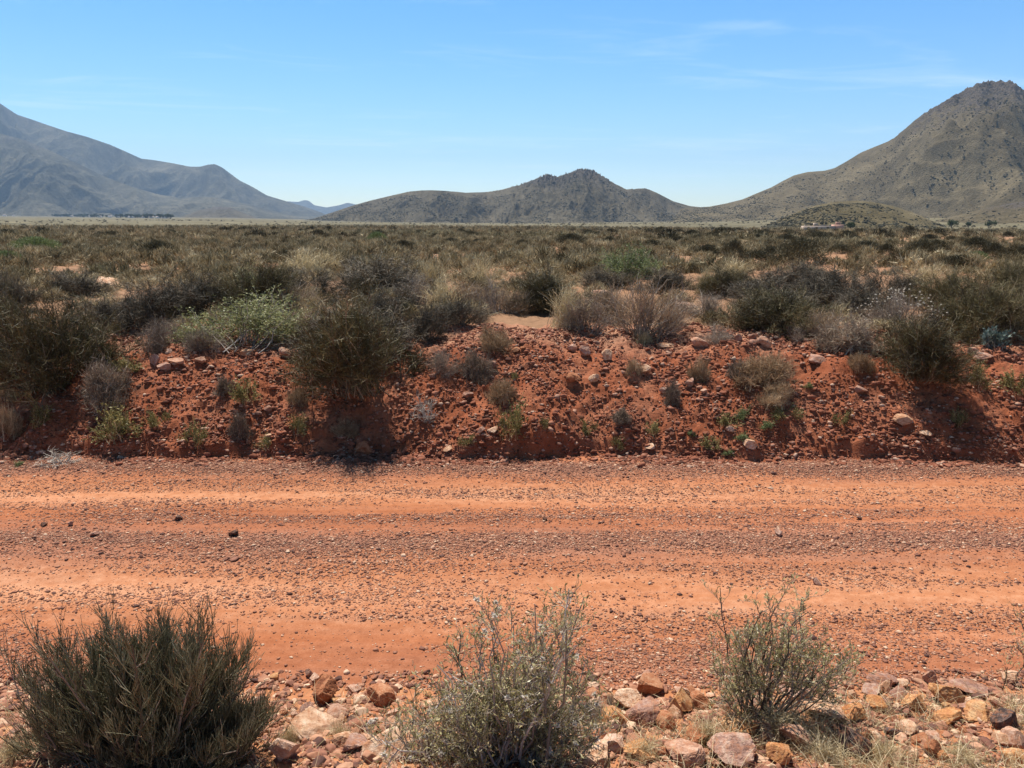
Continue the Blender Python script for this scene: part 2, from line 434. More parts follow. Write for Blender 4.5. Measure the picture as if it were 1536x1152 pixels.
# ------------------------------------------------------------------ gravel
m_grav = tinted('gravel_stone', [(0, (.09, .045, .035)), (.3, (.23, .10, .065)), (.6, (.35, .16, .092)), (.85, (.45, .25, .155)), (1, (.58, .40, .27))], .85, nscale=45)
m_gravb = tinted('bank_stone', [(0, (.07, .03, .02)), (.35, (.18, .06, .031)), (.7, (.28, .10, .056)), (.9, (.34, .18, .12)), (1, (.46, .31, .22))], .9, nscale=30)
def scatter(n, y0, y1, dens, hw=lambda y: .70 * y + 1.7):
    out = []
    got = 0
    while got < n:
        y = rng.uniform(y0, y1, n); x = rng.uniform(-1, 1, n) * hw(y1)
        k = (np.abs(x) < hw(y)) & (rng.random(n) < dens(x, y))
        out.append(np.stack([x[k], y[k]], -1)); got += k.sum()
    xy = np.concatenate(out)[:n]
    return np.concatenate([xy, ground_h(xy[:, 0], xy[:, 1])[:, None]], 1)

def lognorm(n, med, sig, lo, hi): return np.clip(med * np.exp(sig * rng.normal(size=n)), lo, hi)

def d_road(x, y):
    yy = y + .06 * noise(x * .25, 0.3, 31) + .012 * x
    e = np.clip(.5 + .9 * fbm(x * .45, y * 4, 71, 3), .05, 1)
    return np.clip(.34 * e + .62 * ga(yy, 4.88, .24) * np.clip(e + .25, 0, 1) + .8 * ga(yy, 6.5, .16) + .3 * ga(yy, 5.35, .2) * e + .3 * ga(yy, 3.5, .3) * e, 0, 1)
A = Acc()
P = scatter(290000, 3.2, 6.8, d_road); n = len(P)
A.add(*pebbles(P, lognorm(n, .0038, .5, .002, .016), np.clip(rng.normal(.5, .26, n), 0, 1), 0, .65))
P = scatter(1400, 3.2, 6.75, d_road); n = len(P)
A.add(*pebbles(P, lognorm(n, .012, .4, .008, .03), np.clip(rng.normal(.45, .3, n), 0, 1), 1, .7))
obj('road_gravel', A.mesh('road_gravel', [m_grav]), kind='stuff')
A = Acc()
P = scatter(78000, 6.72, 9.3, lambda x, y: np.clip((y > toe(x) - .05) * (.45 + .6 * fbm(x * 2, y * 2, 72, 3)), 0, 1)); n = len(P)
A.add(*pebbles(P, lognorm(n, .0075, .6, .003, .035), np.clip(rng.normal(.56, .25, n), 0, 1), 0, .75))
P = scatter(1300, 6.72, 8.9, lambda x, y: np.clip((y > toe(x) - .1) * (.12 + .45 * sst(.8, 1.4, y - toe(x)) + 1.3 * fbm(x * 1.5, y * 1.5, 73, 3)), 0, 1)); n = len(P)
A.add(*pebbles(P, lognorm(n, .022, .4, .012, .05), np.clip(rng.normal(.4, .25, n), 0, 1), 1, .8))
P = scatter(11500, 6.45, 7.3, lambda x, y: np.clip(ga(y - toe(x), .0, .22) * (.5 + .8 * fbm(x * 1.3, y, 76, 3)), 0, 1)); n = len(P)
A.add(*pebbles(P, lognorm(n, .011, .6, .004, .045), np.clip(rng.normal(.5, .25, n), 0, 1), 1, .8))
obj('bank_gravel', A.mesh('bank_gravel', [m_gravb]), kind='stuff')
A = Acc()
P = scatter(6800, 1.9, 3.28, lambda x, y: np.clip(.45 + .8 * fbm(x * 2, y * 2, 75, 3), 0, 1)); n = len(P)
A.add(*pebbles(P, lognorm(n, .017, .42, .009, .036), np.clip(rng.normal(.5, .28, n), 0, 1), 2, .75))
P = scatter(34000, 1.9, 3.35, lambda x, y: np.clip(.5 + .6 * fbm(x * 3, y * 3, 74, 3), 0, 1)); n = len(P)
A.add(*pebbles(P, lognorm(n, .0075, .55, .003, .022), np.clip(rng.normal(.52, .28, n), 0, 1), 1, .7))
obj('roadside_gravel', A.mesh('roadside_gravel', [m_grav]), kind='stuff')

# ------------------------------------------------------------------ stones: every one an object
def stone_mat(name, c0, c1, c2, sc=9):
    m, nt, out = new_mat(name)
    p = nd(nt, 'ShaderNodeTexCoord').outputs['Object']
    r = nd(nt, 'ShaderNodeObjectInfo').outputs['Random']
    pv = nd(nt, 'ShaderNodeVectorMath', {0: p, 1: nd(nt, 'ShaderNodeCombineXYZ', {0: mth(nt, 'MULTIPLY', r, 40)}).outputs[0]}, operation='ADD').outputs[0]
    a, b = tex(nt, pv, 1.6, 6, .65, .6), tex(nt, pv, sc, 5, .7)
    f = mth(nt, 'ADD', mth(nt, 'MULTIPLY', a, .65), mth(nt, 'ADD', mth(nt, 'MULTIPLY', b, .35), mth(nt, 'MULTIPLY', mth(nt, 'SUBTRACT', r, .5), .12)))
    dust = nd(nt, 'ShaderNodeMapRange', {'Value': tex(nt, pv, 2.7, 4, .6), 'From Min': .46, 'From Max': .64, 'To Max': .7}).outputs[0]
    pbsdf(nt, out, mix(nt, dust, ramp(nt, f, [(.36, c0), (.5, c1), (.63, c2)]), (.40, .165, .08)), .9, b, .6, .012, .15)
    return m
SM = {'cream': stone_mat('cream_stone', (.38, .19, .10), (.60, .38, .24), (.74, .55, .40)),
      'ochre': stone_mat('ochre_stone', (.33, .115, .042), (.52, .245, .095), (.64, .4, .21)),
      'pink': stone_mat('pink_grey_stone', (.33, .16, .10), (.51, .31, .215), (.64, .46, .345)),
      'rust': stone_mat('rust_red_stone', (.15, .05, .025), (.36, .14, .065), (.52, .28, .16)),
      'purple': stone_mat('purple_brown_stone', (.17, .085, .06), (.35, .2, .15), (.55, .38, .29)),
      'black': stone_mat('blackish_stone', (.025, .018, .016), (.07, .048, .042), (.2, .14, .12))}
CW = {'cream': 'cream', 'ochre': 'ochre', 'pink': 'pinkish grey', 'rust': 'rust red', 'purple': 'purple brown', 'black': 'blackish'}
def stone_mesh(seed, level=3):
    g = np.random.default_rng(seed)
    V, Fc = ico(level)
    V = V * 1.0
    for _ in range(11):
        nn = norm(g.normal(size=3)); dd = g.uniform(.38, .78)
        ex = V @ nn - dd
        V = V - np.maximum(ex, 0)[:, None] * nn * .95
    a, b = np.arctan2(V[:, 1], V[:, 0]), V[:, 2]
    r = 1 + .045 * fbm(V[:, 0] * 2.5 + seed, V[:, 1] * 2.5 + V[:, 2] * 2, seed, 3) + .03 * ridged(V[:, 0] * 5 + seed, V[:, 2] * 5 + V[:, 1] * 4, seed + 4, 2) + .012 * fbm(V[:, 0] * 16 + seed, V[:, 2] * 16 + V[:, 1] * 13, seed + 4, 2)
    V = V * r[:, None]
    V = V / np.abs(V).max(0)           # unit half-extents
    me = mesh_np('stone', V, [Fc], [], None, True)
    return me
STONE_V = [stone_mesh(500 + i, 4) for i in range(16)]
STONE_M = {}
def stone_data(kind, i):
    if (kind, i) not in STONE_M:
        me = STONE_V[i].copy(); me.materials.append(SM[kind]); 
        try: me.set_sharp_from_angle(angle=R(17))
        except Exception: pass
        STONE_M[kind, i] = me
    return STONE_M[kind, i]
STONES = []       # (object, px, py, size, colour, zone) for the labels
def project(p):
    d = np.array([p[0], p[1], p[2] - CAMZ]); f = CP * d[1] - SP * d[2]; u = SP * d[1] + CP * d[2]
    return 768 + F * d[0] / f, 576 - F * u / f
def stone(px, py, w, h, kind, label=None, zone='verge', sink=.2, p=None, name='stone', cat='stone', rz=None):
    if p is None: p = hit(px, py)
    dist = math.hypot(p[1], CAMZ - p[2]); k = dist / F
    hw = w * k / 2; hz = max(h * k / 2 * .95, .25 * hw)
    o = obj(name, stone_data(kind, int(rng.integers(0, 16))))
    o.scale = (hw, hw * rng.uniform(.75, 1.1), hz)
    o.rotation_euler = (rng.normal() * .2, rng.normal() * .2, rng.uniform(0, 6.28) if rz is None else rz)
    o.location = (p[0], p[1] + hw * .6, ghz(p[0], p[1] + hw * .6) + hz * (1 - 2 * sink))
    o['category'] = cat
    if label: o['label'] = label
    STONES.append([o, px, py, hw * 2, kind, zone, label])
    return o
# the ones the photograph shows large, by where their foot stands
for s in [
    (485, 1056, 44, 48, 'rust', 'upright rust red stone with pale cap between the two biggest shrubs'),
    (463, 1018, 17, 14, 'purple', 'small dark stone just behind the upright rust red stone'),
    (565, 1060, 52, 36, 'rust', 'low red stone wedged at left foot of the white-tufted shrub'),
    (470, 1112, 90, 26, 'cream', 'long flat cream slab right of the dark broom bush'),
    (575, 1146, 80, 36, 'cream', 'broad pale slab at bottom edge below the white-tufted shrub'),
    (425, 1146, 44, 44, 'pink', 'pinkish block tucked against the right side of the dark broom bush'),
    (80, 1143, 50, 46, 'pink', 'rounded pinkish boulder half hidden under the left of the dark broom bush'),
    (500, 1082, 38, 22, 'pink', 'pinkish stone below the upright rust red stone'),
    (530, 1130, 36, 26, 'purple', 'purple brown stone between the two pale slabs'),
    (972, 1046, 46, 32, 'rust', 'tilted slab stone with shaded rust face left of the thin-trunked shrub'),
    (945, 1068, 44, 32, 'cream', 'cream rounded stone under the tilted rust slab'),
    (963, 1090, 56, 34, 'purple', 'grey brown stone with lit flat top in the middle rubble'),
    (922, 1086, 38, 26, 'ochre', 'bright ochre stone right of the white-tufted shrub'),
    (1024, 1072, 38, 42, 'ochre', 'tall ochre stone left beside the thin-trunked shrub'),
    (1056, 1066, 38, 30, 'rust', 'rusty stone directly against stems of the thin-trunked shrub'),
    (1002, 1098, 32, 26, 'rust', 'small rust stone right of the grey brown lit-topped stone'),
    (926, 1132, 50, 32, 'pink', 'mauve wedge stone at lower right of the white-tufted shrub'),
    (905, 1118, 50, 28, 'rust', 'reddish stone behind the mauve wedge stone'),
    (895, 1150, 50, 26, 'cream', 'cream stone at bottom edge right of the white-tufted shrub'),
    (1118, 1112, 56, 26, 'ochre', 'yellowish stone in front of the thin-trunked shrub'),
    (1105, 1148, 64, 38, 'purple', 'mottled grey brown boulder at bottom below the thin-trunked shrub'),
    (1030, 1152, 66, 36, 'pink', 'smooth pinkish boulder at bottom edge below the ochre stones'),
    (1046, 1122, 44, 26, 'rust', 'reddish flat stone above the smooth pinkish boulder'),
    (1200, 1130, 50, 32, 'pink', 'mottled pink stone left of the blackish boulder'),
    (1283, 1140, 50, 52, 'black', 'large blackish boulder standing in dry grass'),
    (1205, 1058, 42, 36, 'purple', 'purple stone under the low side branch of the thin-trunked shrub'),
    (1250, 1082, 64, 32, 'cream', 'wide cream stone right below the low side branch'),
    (1428, 1060, 50, 40, 'ochre', 'big ochre stone with a shaded hollow in the right rubble'),
    (1402, 1032, 30, 30, 'pink', 'pale grey stone behind the big hollow ochre stone'),
    (1430, 1088, 42, 28, 'ochre', 'yellow stone below the big hollow ochre stone'),
    (1480, 1084, 44, 28, 'ochre', 'ochre slab leaning beside the dark pitted stone'),
    (1513, 1102, 36, 40, 'black', 'dark pitted stone near the right edge of the rubble'),
    (1405, 1134, 28, 32, 'rust', 'pointed rust stone rising from the dry grass'),
    (1345, 1108, 28, 16, 'black', 'small flat black stone in the grass right of the blackish boulder'),
    (1365, 1104, 30, 20, 'cream', 'white stone touching the small flat black stone'),
    (1465, 1046, 56, 24, 'purple', 'long purple brown slab along the right road edge'),
    (1330, 1034, 40, 16, 'purple', 'flat grey purple slab at the road edge right of the thin-trunked shrub'),
    (1310, 1050, 36, 22, 'purple', 'dark purple stone in front of the flat grey purple slab'),
    (1325, 1072, 40, 24, 'ochre', 'ochre stone in the middle of the right rubble'),
    (1375, 1066, 32, 26, 'ochre', 'yellow ochre stone left of the big hollow ochre stone'),
    (1528, 1130, 36, 40, 'pink', 'pink boulder at the right border above the corner'),
    (1530, 1152, 40, 24, 'ochre', 'yellow stone in the bottom right corner'),
    (1455, 1074, 30, 24, 'purple', 'grey stone squeezed between two ochre stones'),
    (1345, 1150, 34, 24, 'pink', 'small pinkish stone at bottom right of the blackish boulder'),
    (35, 1082, 36, 20, 'cream', 'pale stone left of the dark broom bush'),
    (20, 1108, 24, 16, 'purple', 'small purple stone below the pale stone at the left border'),
]: stone(*s[:5], label=s[5])
for s in [
    (545, 684, 30, 26, 'rust', 'round rusty boulder resting at the foot of the bank'),
    (1148, 524, 26, 26, 'pink', 'tilted pinkish slab standing on the crest of the bank'),
    (1110, 512, 18, 16, 'purple', 'dark stone left of the tilted pinkish crest slab'),
    (1128, 510, 16, 14, 'purple', 'grey stone just left behind the tilted pinkish crest slab'),
    (880, 537, 18, 26, 'purple', 'narrow dark stone upright on the bank below the dry bushes'),
    (858, 530, 24, 18, 'purple', 'dark block left of the narrow upright bank stone'),
    (912, 543, 20, 26, 'cream', 'pale oval stone upright on the bank right of the dark pair'),
    (968, 566, 18, 14, 'cream', 'small cream stone in mid slope below the dry straw bush'),
    (892, 576, 20, 16, 'cream', 'pale stone alone halfway down the bank'),
    (860, 582, 26, 20, 'rust', 'rusty clod left of the lone pale stone on the slope'),
    (1000, 522, 32, 12, 'cream', 'flat whitish stone at the crest under the dry straw bush'),
    (1050, 522, 28, 18, 'pink', 'pinkish crest stone right of the flat whitish one'),
    (1125, 684, 22, 18, 'cream', 'cream stone at foot of the bank among green sprouts'),
    (975, 681, 16, 12, 'cream', 'cream pebble stone at foot of the bank below the yellow tuft'),
    (1022, 682, 14, 10, 'rust', 'rust stone at foot of the bank between two cream ones'),
    (1095, 655, 14, 14, 'pink', 'pale stone low on the bank beside green sprouts'),
    (740, 654, 18, 12, 'cream', 'pale flat stone low on the bank left of the tall yellow green tuft'),
    (672, 684, 16, 9, 'cream', 'small pale stone on the road edge right of the round rusty boulder'),
    (430, 538, 30, 14, 'pink', 'pale stone on the bank crest left of the big central bush'),
    (367, 535, 22, 14, 'cream', 'cream stone on the crest below the pale green leafy shrub'),
    (230, 550, 18, 22, 'purple', 'dark stone heading the cluster above the round grey tuft'),
    (245, 560, 22, 16, 'purple', 'blocky grey stone in the cluster right of the round grey tuft'),
    (298, 548, 20, 14, 'pink', 'pinkish stone at the right end of the crest cluster'),
    (262, 552, 24, 14, 'pink', 'flat pink stone in the middle of the crest cluster'),
    (1358, 648, 30, 18, 'cream', 'light slab jutting from the bank under the right broom bush'),
    (1390, 660, 18, 10, 'cream', 'small light stone right below the jutting slab'),
    (1460, 535, 18, 14, 'pink', 'pinkish stone behind the right bank bush near the bluish plant'),
    (1475, 540, 30, 14, 'purple', 'purple stone beside the bluish plant on the crest'),
    (1230, 545, 30, 16, 'purple', 'dark stone on the eroded crest right of the tilted slab'),
]: stone(*s[:5], label=s[5], zone='bank', sink=.25)
for s in [
    (350, 806, 17, 13, 'black', 'dark stone alone on the gravel ridge of the road'),
    (267, 782, 12, 10, 'black', 'small black stone behind the gravel ridge'),
    (1168, 805, 15, 12, 'purple', 'brown stone on the gravel ridge at right of centre'),
    (1226, 878, 15, 11, 'purple', 'stone with a pale top in the near wheel track'),
    (817, 782, 9, 8, 'black', 'tiny dark stone near the middle of the road'),
    (140, 806, 14, 8, 'purple', 'purple stone in the left gravel ridge'),
    (105, 790, 12, 9, 'purple', 'stone behind the left gravel ridge'),
    (63, 790, 12, 7, 'black', 'flat dark stone leftmost behind the gravel ridge'),
    (1290, 780, 10, 7, 'black', 'small dark stone far right behind the ridge'),
]: stone(*s[:5], label=s[5], zone='road', sink=.2)
for s in [
    (158, 432, 60, 18, 'cream', 'cream boulder lying in scrub behind the left broom bush'),
    (198, 428, 34, 9, 'cream', 'low cream rock right of the cream boulder in the scrub'),
    (893, 455, 48, 22, 'pink', 'pale rounded boulder behind the dry straw bushes'),
    (1030, 465, 34, 16, 'pink', 'grey rock showing between the dry bushes'),
    (1185, 418, 20, 8, 'pink', 'small pale rock on the plain among dark scrub'),
    (1475, 372, 12, 7, 'cream', 'white rock on the open plain at right'),
    (695, 410, 16, 8, 'pink', 'pale rock behind the tall straw grass'),
    (480, 415, 26, 12, 'rust', 'reddish earth lump between straw grass and dark bush'),
]: stone(*s[:5], label=s[5], zone='plain', name='boulder', cat='boulder', sink=.25)
# rubble between them
kinds = ['cream', 'ochre', 'pink', 'rust', 'purple']
n_auto = 0
while n_auto < 165:
    px, py = rng.uniform(-10, 1546), 1022 + 130 * rng.random() ** .9
    if px < 400 and py > 1080 and rng.random() < .8: continue
    if px < 400 and rng.random() < .6: continue
    if px < 760 and rng.random() < .35: continue
    w = lognorm(1, 18, .4, 9, 44)[0]
    stone(px, py, w, w * rng.uniform(.5, .85), kinds[rng.choice(5, p=[.25, .25, .12, .31, .07])]); n_auto += 1
n_auto = 0
while n_auto < 52:
    px, py = rng.uniform(0, 1536), rng.normal(525, 14) if rng.random() < .6 else rng.uniform(540, 680)
    if not 505 < py < 685: continue
    w = lognorm(1, 10, .35, 6, 20)[0]
    stone(px, py, w, w * rng.uniform(.55, .9), ['purple', 'pink', 'rust', 'cream'][rng.choice(4, p=[.35, .15, .44, .06])], zone='bank'); n_auto += 1
# ------------------------------------------------------------------ plants
def up_vec(n): return np.tile([0, 0, 1.0], (n, 1))
def curves(base, d, L, S=4, bend=None, wig=.0):
    n = len(base); t = np.linspace(0, 1, S)[None, :, None]
    L = np.asarray(L).reshape(-1, 1, 1)
    P = base[:, None] + d[:, None] * L * t
    if bend is not None: P = P + bend[:, None] * L * t ** 2
    if wig:
        wv = np.cumsum(rng.normal(size=(n, S, 3)) * wig / S ** .5, 1); wv[:, 0] = 0
        P = P + wv * L
    return P

def on_curves(P, k, t0=.3, t1=1.0):
    n, S, _ = P.shape
    par = np.repeat(np.arange(n), k); t = rng.uniform(t0, t1, n * k) * (S - 1)
    i = np.minimum(t.astype(int), S - 2); f = (t - i)[:, None]
    a, b = P[par, i], P[par, i + 1]
    return a * (1 - f) + b * f, norm(b - a), par

def tubes(A, P, r0, r1, tint, sides=3):
    n, S, _ = P.shape
    d = norm(P[:, -1] - P[:, 0]); a = norm(np.cross(d, norm(rng.normal(size=(n, 3))))); b = np.cross(d, a)
    r0 = np.broadcast_to(np.asarray(r0, float), (n,)); r1 = np.broadcast_to(np.asarray(r1, float), (n,))
    r = r0[:, None] + (r1 - r0)[:, None] * np.linspace(0, 1, S)[None]
    if sides == 2: ang = np.array([0, np.pi])
    else: ang = np.arange(sides) * 2 * np.pi / sides
    ring = np.cos(ang)[None, None, :, None] * a[:, None, None] + np.sin(ang)[None, None, :, None] * b[:, None, None]
    V = P[:, :, None] + ring * r[:, :, None, None]
    idx = np.arange(n * S * sides).reshape(n, S, sides)
    if sides == 2: Q = np.stack([idx[:, :-1, 0], idx[:, :-1, 1], idx[:, 1:, 1], idx[:, 1:, 0]], -1).reshape(-1, 4)
    else:
        nx = np.roll(idx, -1, 2)
        Q = np.stack([idx[:, :-1], nx[:, :-1], nx[:, 1:], idx[:, 1:]], -1).reshape(-1, 4)
    A.add(V, Q, np.repeat(tint, S * sides))

def blades(A, base, d, L, w, tint):
    """flat tapering triangles"""
    n = len(base); s = norm(np.cross(d, norm(rng.normal(size=(n, 3))))) * np.asarray(w).reshape(-1, 1) * .5
    V = np.stack([base - s, base + s, base + d * np.asarray(L).reshape(-1, 1)], 1)
    A.add(V, np.arange(n * 3).reshape(n, 3), np.repeat(tint, 3))

def leaves(A, base, d, L, w, tint):
    n = len(base); s = norm(np.cross(d, norm(rng.normal(size=(n, 3))))) * np.asarray(w).reshape(-1, 1) * .5
    L = np.asarray(L).reshape(-1, 1); nn = np.cross(d, norm(s)) * L * .12
    V = np.stack([base, base + d * L * .5 - s + nn, base + d * L, base + d * L * .5 + s + nn], 1)
    A.add(V, np.arange(n * 4).reshape(n, 4), np.repeat(tint, 4))

def dome_dirs(n, lo=8, hi=90, pw=.8):
    az = rng.uniform(0, 2 * np.pi, n); el = np.radians(lo + (hi - lo) * rng.random(n) ** pw)
    return np.stack([np.cos(az) * np.cos(el), np.sin(az) * np.cos(el), np.sin(el)], -1)

def lump(d, s, amp):
    az = np.arctan2(d[:, 1], d[:, 0])
    return 1 + amp * (1 - .6 * d[:, 2]) * fbm(np.cos(az) * 1.3 + s * 3.7, np.sin(az) * 1.3 + d[:, 2] * 1.7, s, 2)

def bush(seed, w, h, n0, n1, n2, L1, L2, r, upr=.5, spread=.6, lo=8, amp=.3, foot=.12, leaf=None, sides=(3, 3, 2), droop=0.0, t0=.35, wig=.08, rough=.25):
    """stems from one foot, twigs and twiglets on them; returns accumulators (stems, foliage)"""
    global rng
    keep = rng; rng = np.random.default_rng(seed)
    S_, L_ = Acc(), Acc()
    nc = max(7, n0 // 11); ci = rng.integers(0, nc, n0)
    cd = dome_dirs(nc, lo + 4, 85, 1.1); cl = rng.uniform(.68, 1.08, nc); ct = rng.normal(size=nc) * .16
    d = norm(cd[ci] + rng.normal(size=(n0, 3)) * .2); d[:, 2] = np.abs(d[:, 2])
    base = np.concatenate([rng.normal(size=(n0, 2)) * w * foot * .5, np.zeros((n0, 1))], 1); base[:, :2] += d[:, :2] * w * foot
    base[:, 2] = -.03
    tgt = d * np.array([w / 2, w / 2, h]) * (cl[ci] * lump(d, seed, amp * .6) * rng.uniform(1 - 2 * rough, 1.0, n0))[:, None]
    v = tgt - base; L = np.linalg.norm(v, axis=1)
    bd = np.tile([0, 0, .22 * upr], (n0, 1))
    P0 = curves(base, norm(v) - bd * .8, L * .9, 6, bd, wig)
    tubes(S_, P0, r * 2.2, r * .9, rng.random(n0), sides[0])
    b1, t1, p1 = on_curves(P0, n1, t0, 1)
    rad = norm(b1 - np.array([0, 0, h * .1]))
    d1 = norm(t1 * (1 - spread) + rad * .5 + up_vec(len(b1)) * upr * .6 + rng.normal(size=b1.shape) * spread * .55)
    P1 = curves(b1, d1, L1 * rng.uniform(.5, 1.3, len(b1)), 4, up_vec(len(b1)) * (.15 * upr - droop), wig)
    tint0 = np.clip(rng.normal(.48, .13, n0) + ct[ci], 0, 1)
    ti1 = np.clip(tint0[p1] + rng.normal(size=len(p1)) * .15, 0, 1)
    tubes(L_ if n2 == 0 else S_, P1, r * .9, r * .45, ti1, sides[1])
    if n2:
        b2, t2, p2 = on_curves(P1, n2, .15, 1)
        d2 = norm(t2 * (1 - spread) + up_vec(len(b2)) * upr * .55 + rng.normal(size=b2.shape) * spread * .5)
        P2 = curves(b2, d2, L2 * rng.uniform(.5, 1.4, len(b2)), 3, up_vec(len(b2)) * (.1 * upr - droop), wig)
        ti2 = np.clip(ti1[p2] + rng.normal(size=len(p2)) * .18, 0, 1)
        tubes(L_, P2, r * .62, r * .35, ti2, sides[2])
    else: P2, ti2 = P1, ti1
    if leaf:
        k, ll, lw = leaf
        b3, t3, p3 = on_curves(P2, k, .15, 1)
        d3 = norm(t3 * .6 + rng.normal(size=b3.shape) * .55 + up_vec(len(b3)) * .25)
        leaves(L_, b3, d3, ll * rng.uniform(.6, 1.3, len(b3)), lw * rng.uniform(.7, 1.2, len(b3)), np.clip(ti2[p3] + rng.normal(size=len(p3)) * .2, 0, 1))
    out = (S_, L_, P1, P2)
    rng = keep
    return out

def tuft(seed, w, h, n, r, lo=25, droop=.25, wig=.06, heads=0, amp=.3, foot=.12, S=4, mn=.45):
    global rng
    keep = rng; rng = np.random.default_rng(seed)
    A = Acc(); d = dome_dirs(n, lo, 89, .7)
    base = np.concatenate([rng.normal(size=(n, 2)) * w * foot, np.full((n, 1), -.01)], 1); base[:, :2] += d[:, :2] * w * foot
    tgt = d * np.array([w / 2, w / 2, h]) * (lump(d, seed, amp) * rng.uniform(mn, 1.05, n))[:, None]
    v = tgt - base; L = np.linalg.norm(v, axis=1)
    bend = np.concatenate([d[:, :2] * droop, np.full((n, 1), -droop)], 1)
    P = curves(base, norm(v) - bend * .7, L, S, bend, wig)
    ti = np.clip(rng.normal(.5, .22, n), 0, 1)
    tubes(A, P, r, r * .4, ti, 2)
    if heads:
        k = rng.choice(n, heads, replace=False)
        b, t, p = on_curves(P[k], 8, .68, 1)
        blades(A, b, norm(t + rng.normal(size=b.shape) * .22), rng.uniform(.02, .045, len(b)), .005, np.clip(rng.normal(.9, .1, len(b)), 0, 1))
    rng = keep
    return A

M_ = {}
M_['broom_leaf'] = tinted('broom_twigs', [(0, (.028, .022, .008)), (.45, (.08, .064, .022)), (.8, (.16, .13, .048)), (1, (.27, .22, .1))], .6, .08, .25, .3)
M_['broom_stem'] = tinted('broom_stems', [(0, (0.078, 0.0585, 0.039)), (.6, (0.182, 0.137, 0.0845)), (1, (0.338, 0.26, 0.182))], .8)
M_['twig_leaf'] = tinted('grey_brown_twigs', [(0, (.09, .065, .045)), (.5, (.27, .2, .14)), (1, (.52, .42, .31))], .8, .06, .3)
M_['dark_twig'] = tinted('dark_grey_twigs', [(0, (.03, .025, .017)), (.5, (.088, .07, .046)), (1, (.2, .165, .115))], .7, .04, .3, .3)
M_['brown_leaf'] = tinted('dry_brown_stalks', [(0, (0.15, 0.0938, 0.05)), (.5, (0.375, 0.25, 0.144)), (1, (0.6, 0.45, 0.288))], .8, .2, .25)
M_['straw'] = tinted('straw_blades', [(0, (.22, .16, .075)), (.5, (.5, .39, .21)), (1, (.76, .64, .42))], .7, .2, .2)
M_['leaf_pale'] = tinted('pale_green_leaves', [(0, (.19, .165, .06)), (.5, (.43, .38, .17)), (1, (.68, .61, .35))], .42, .35, .1, .5)
M_['leaf_bank'] = tinted('bank_shrub_leaves', [(0, (.12, .13, .045)), (.5, (.29, .3, .115)), (1, (.52, .51, .26))], .5, .3, .1, .35)
M_['leaf_green'] = tinted('green_leaves', [(0, (.07, .085, .025)), (.5, (.16, .195, .075)), (1, (.3, .34, .16))], .6, .25, .1)
M_['leaf_yellow'] = tinted('yellow_green_leaves', [(0, (.09, .08, .028)), (.5, (.24, .21, .075)), (1, (.48, .41, .18))], .6, .2, .2)
M_['leaf_blue'] = tinted('blue_green_leaves', [(0, (.05, .075, .06)), (.5, (.11, .15, .125)), (1, (.22, .28, .24))], .6, .1)
M_['white'] = tinted('white_fluff', [(0, (.74, .67, .55)), (1, (.88, .83, .74))], .9, .35)
M_['bone'] = tinted('bleached_twigs', [(0, (.32, .27, .22)), (1, (.62, .56, .48))], .8)
M_['olive'] = tinted('olive_twigs', [(0, (0.0675, 0.0607, 0.0297)), (.4, (0.162, 0.149, 0.081)), (.8, (0.297, 0.27, 0.162)), (1, (0.459, 0.419, 0.284))], .45, .12, 0, .5)
M_['wood'] = tinted('dark_wood', [(0, (0.054, 0.042, 0.0312)), (.6, (0.132, 0.102, 0.0744)), (1, (0.288, 0.228, 0.18))], .8)
M_['wood_grey'] = tinted('grey_wood', [(0, (0.126, 0.105, 0.084)), (.6, (0.308, 0.252, 0.21)), (1, (0.588, 0.518, 0.448))], .8)
M_['hero_twig'] = tinted('pale_twigs', [(0, (.16, .12, .085)), (.5, (.40, .32, .23)), (1, (.62, .53, .41))], .5, .1, 0, .5)
M_['tree'] = tinted('tree_leaves', [(0, (.02, .03, .012)), (.5, (.05, .068, .026)), (1, (.1, .12, .055))], .8, .12)
M_['scrub'] = tinted('scrub_blades', [(0, (.09, .07, .034)), (.4, (.29, .228, .125)), (.8, (.5, .405, .24)), (1, (.68, .57, .38))], .8, .12, .5)
M_['lowdark'] = tinted('dark_scrub_leaves', [(0, (0.0275, 0.025, 0.0125)), (.5, (0.075, 0.0625, 0.0325)), (1, (0.175, 0.144, 0.0813))], .8, .12, .35)

PROTO = {}     # kind -> (w, h, [variant: list of (part name or None, mesh)])
def proto(kind, w, h, variants):
    co = []
    for v in variants:
        for nm, me in v:
            a = np.empty(len(me.vertices) * 3, np.float32); me.vertices.foreach_get('co', a); co.append(a.reshape(-1, 3))
    co = np.concatenate(co)
    PROTO[kind] = (2 * np.percentile(np.abs(co[:, 0]), 98.5), np.percentile(co[:, 2], 99.7), variants)
def two(b, stem_mat, leaf_mat, fol='foliage', extra=None):
    v = [('stems', b[0].mesh('stems', [M_[stem_mat]])), (fol, b[1].mesh(fol, [M_[leaf_mat]]))]
    return v + (extra or [])
def one(b, name, mat):
    A = Acc()
    for q in b[:2]:
        for k_, fl in q.F.items(): A.F.setdefault(k_, []).extend([f + A.n for f in fl])
        A.V += q.V; A.T += q.T; A.n += q.n
    return A.mesh(name, [M_[mat]])
def fluff(P, n, size, seed):
    global rng
    keep = rng; rng = np.random.default_rng(seed)
    q = P[:, -1]; far = np.linalg.norm((q - q.mean(0)) / q.std(0), axis=1)
    k = rng.choice(np.nonzero(far > np.percentile(far, 62))[0], n); A = Acc()
    b = P[k, -1]
    m = 30
    base = np.repeat(b, m, 0); d = norm(rng.normal(size=(n * m, 3)))
    blades(A, base - d * size * .3, d, size * rng.uniform(.7, 1.2, n * m), size * .55, rng.random(n * m))
    rng = keep
    return A.mesh('seed_heads', [M_['white']])

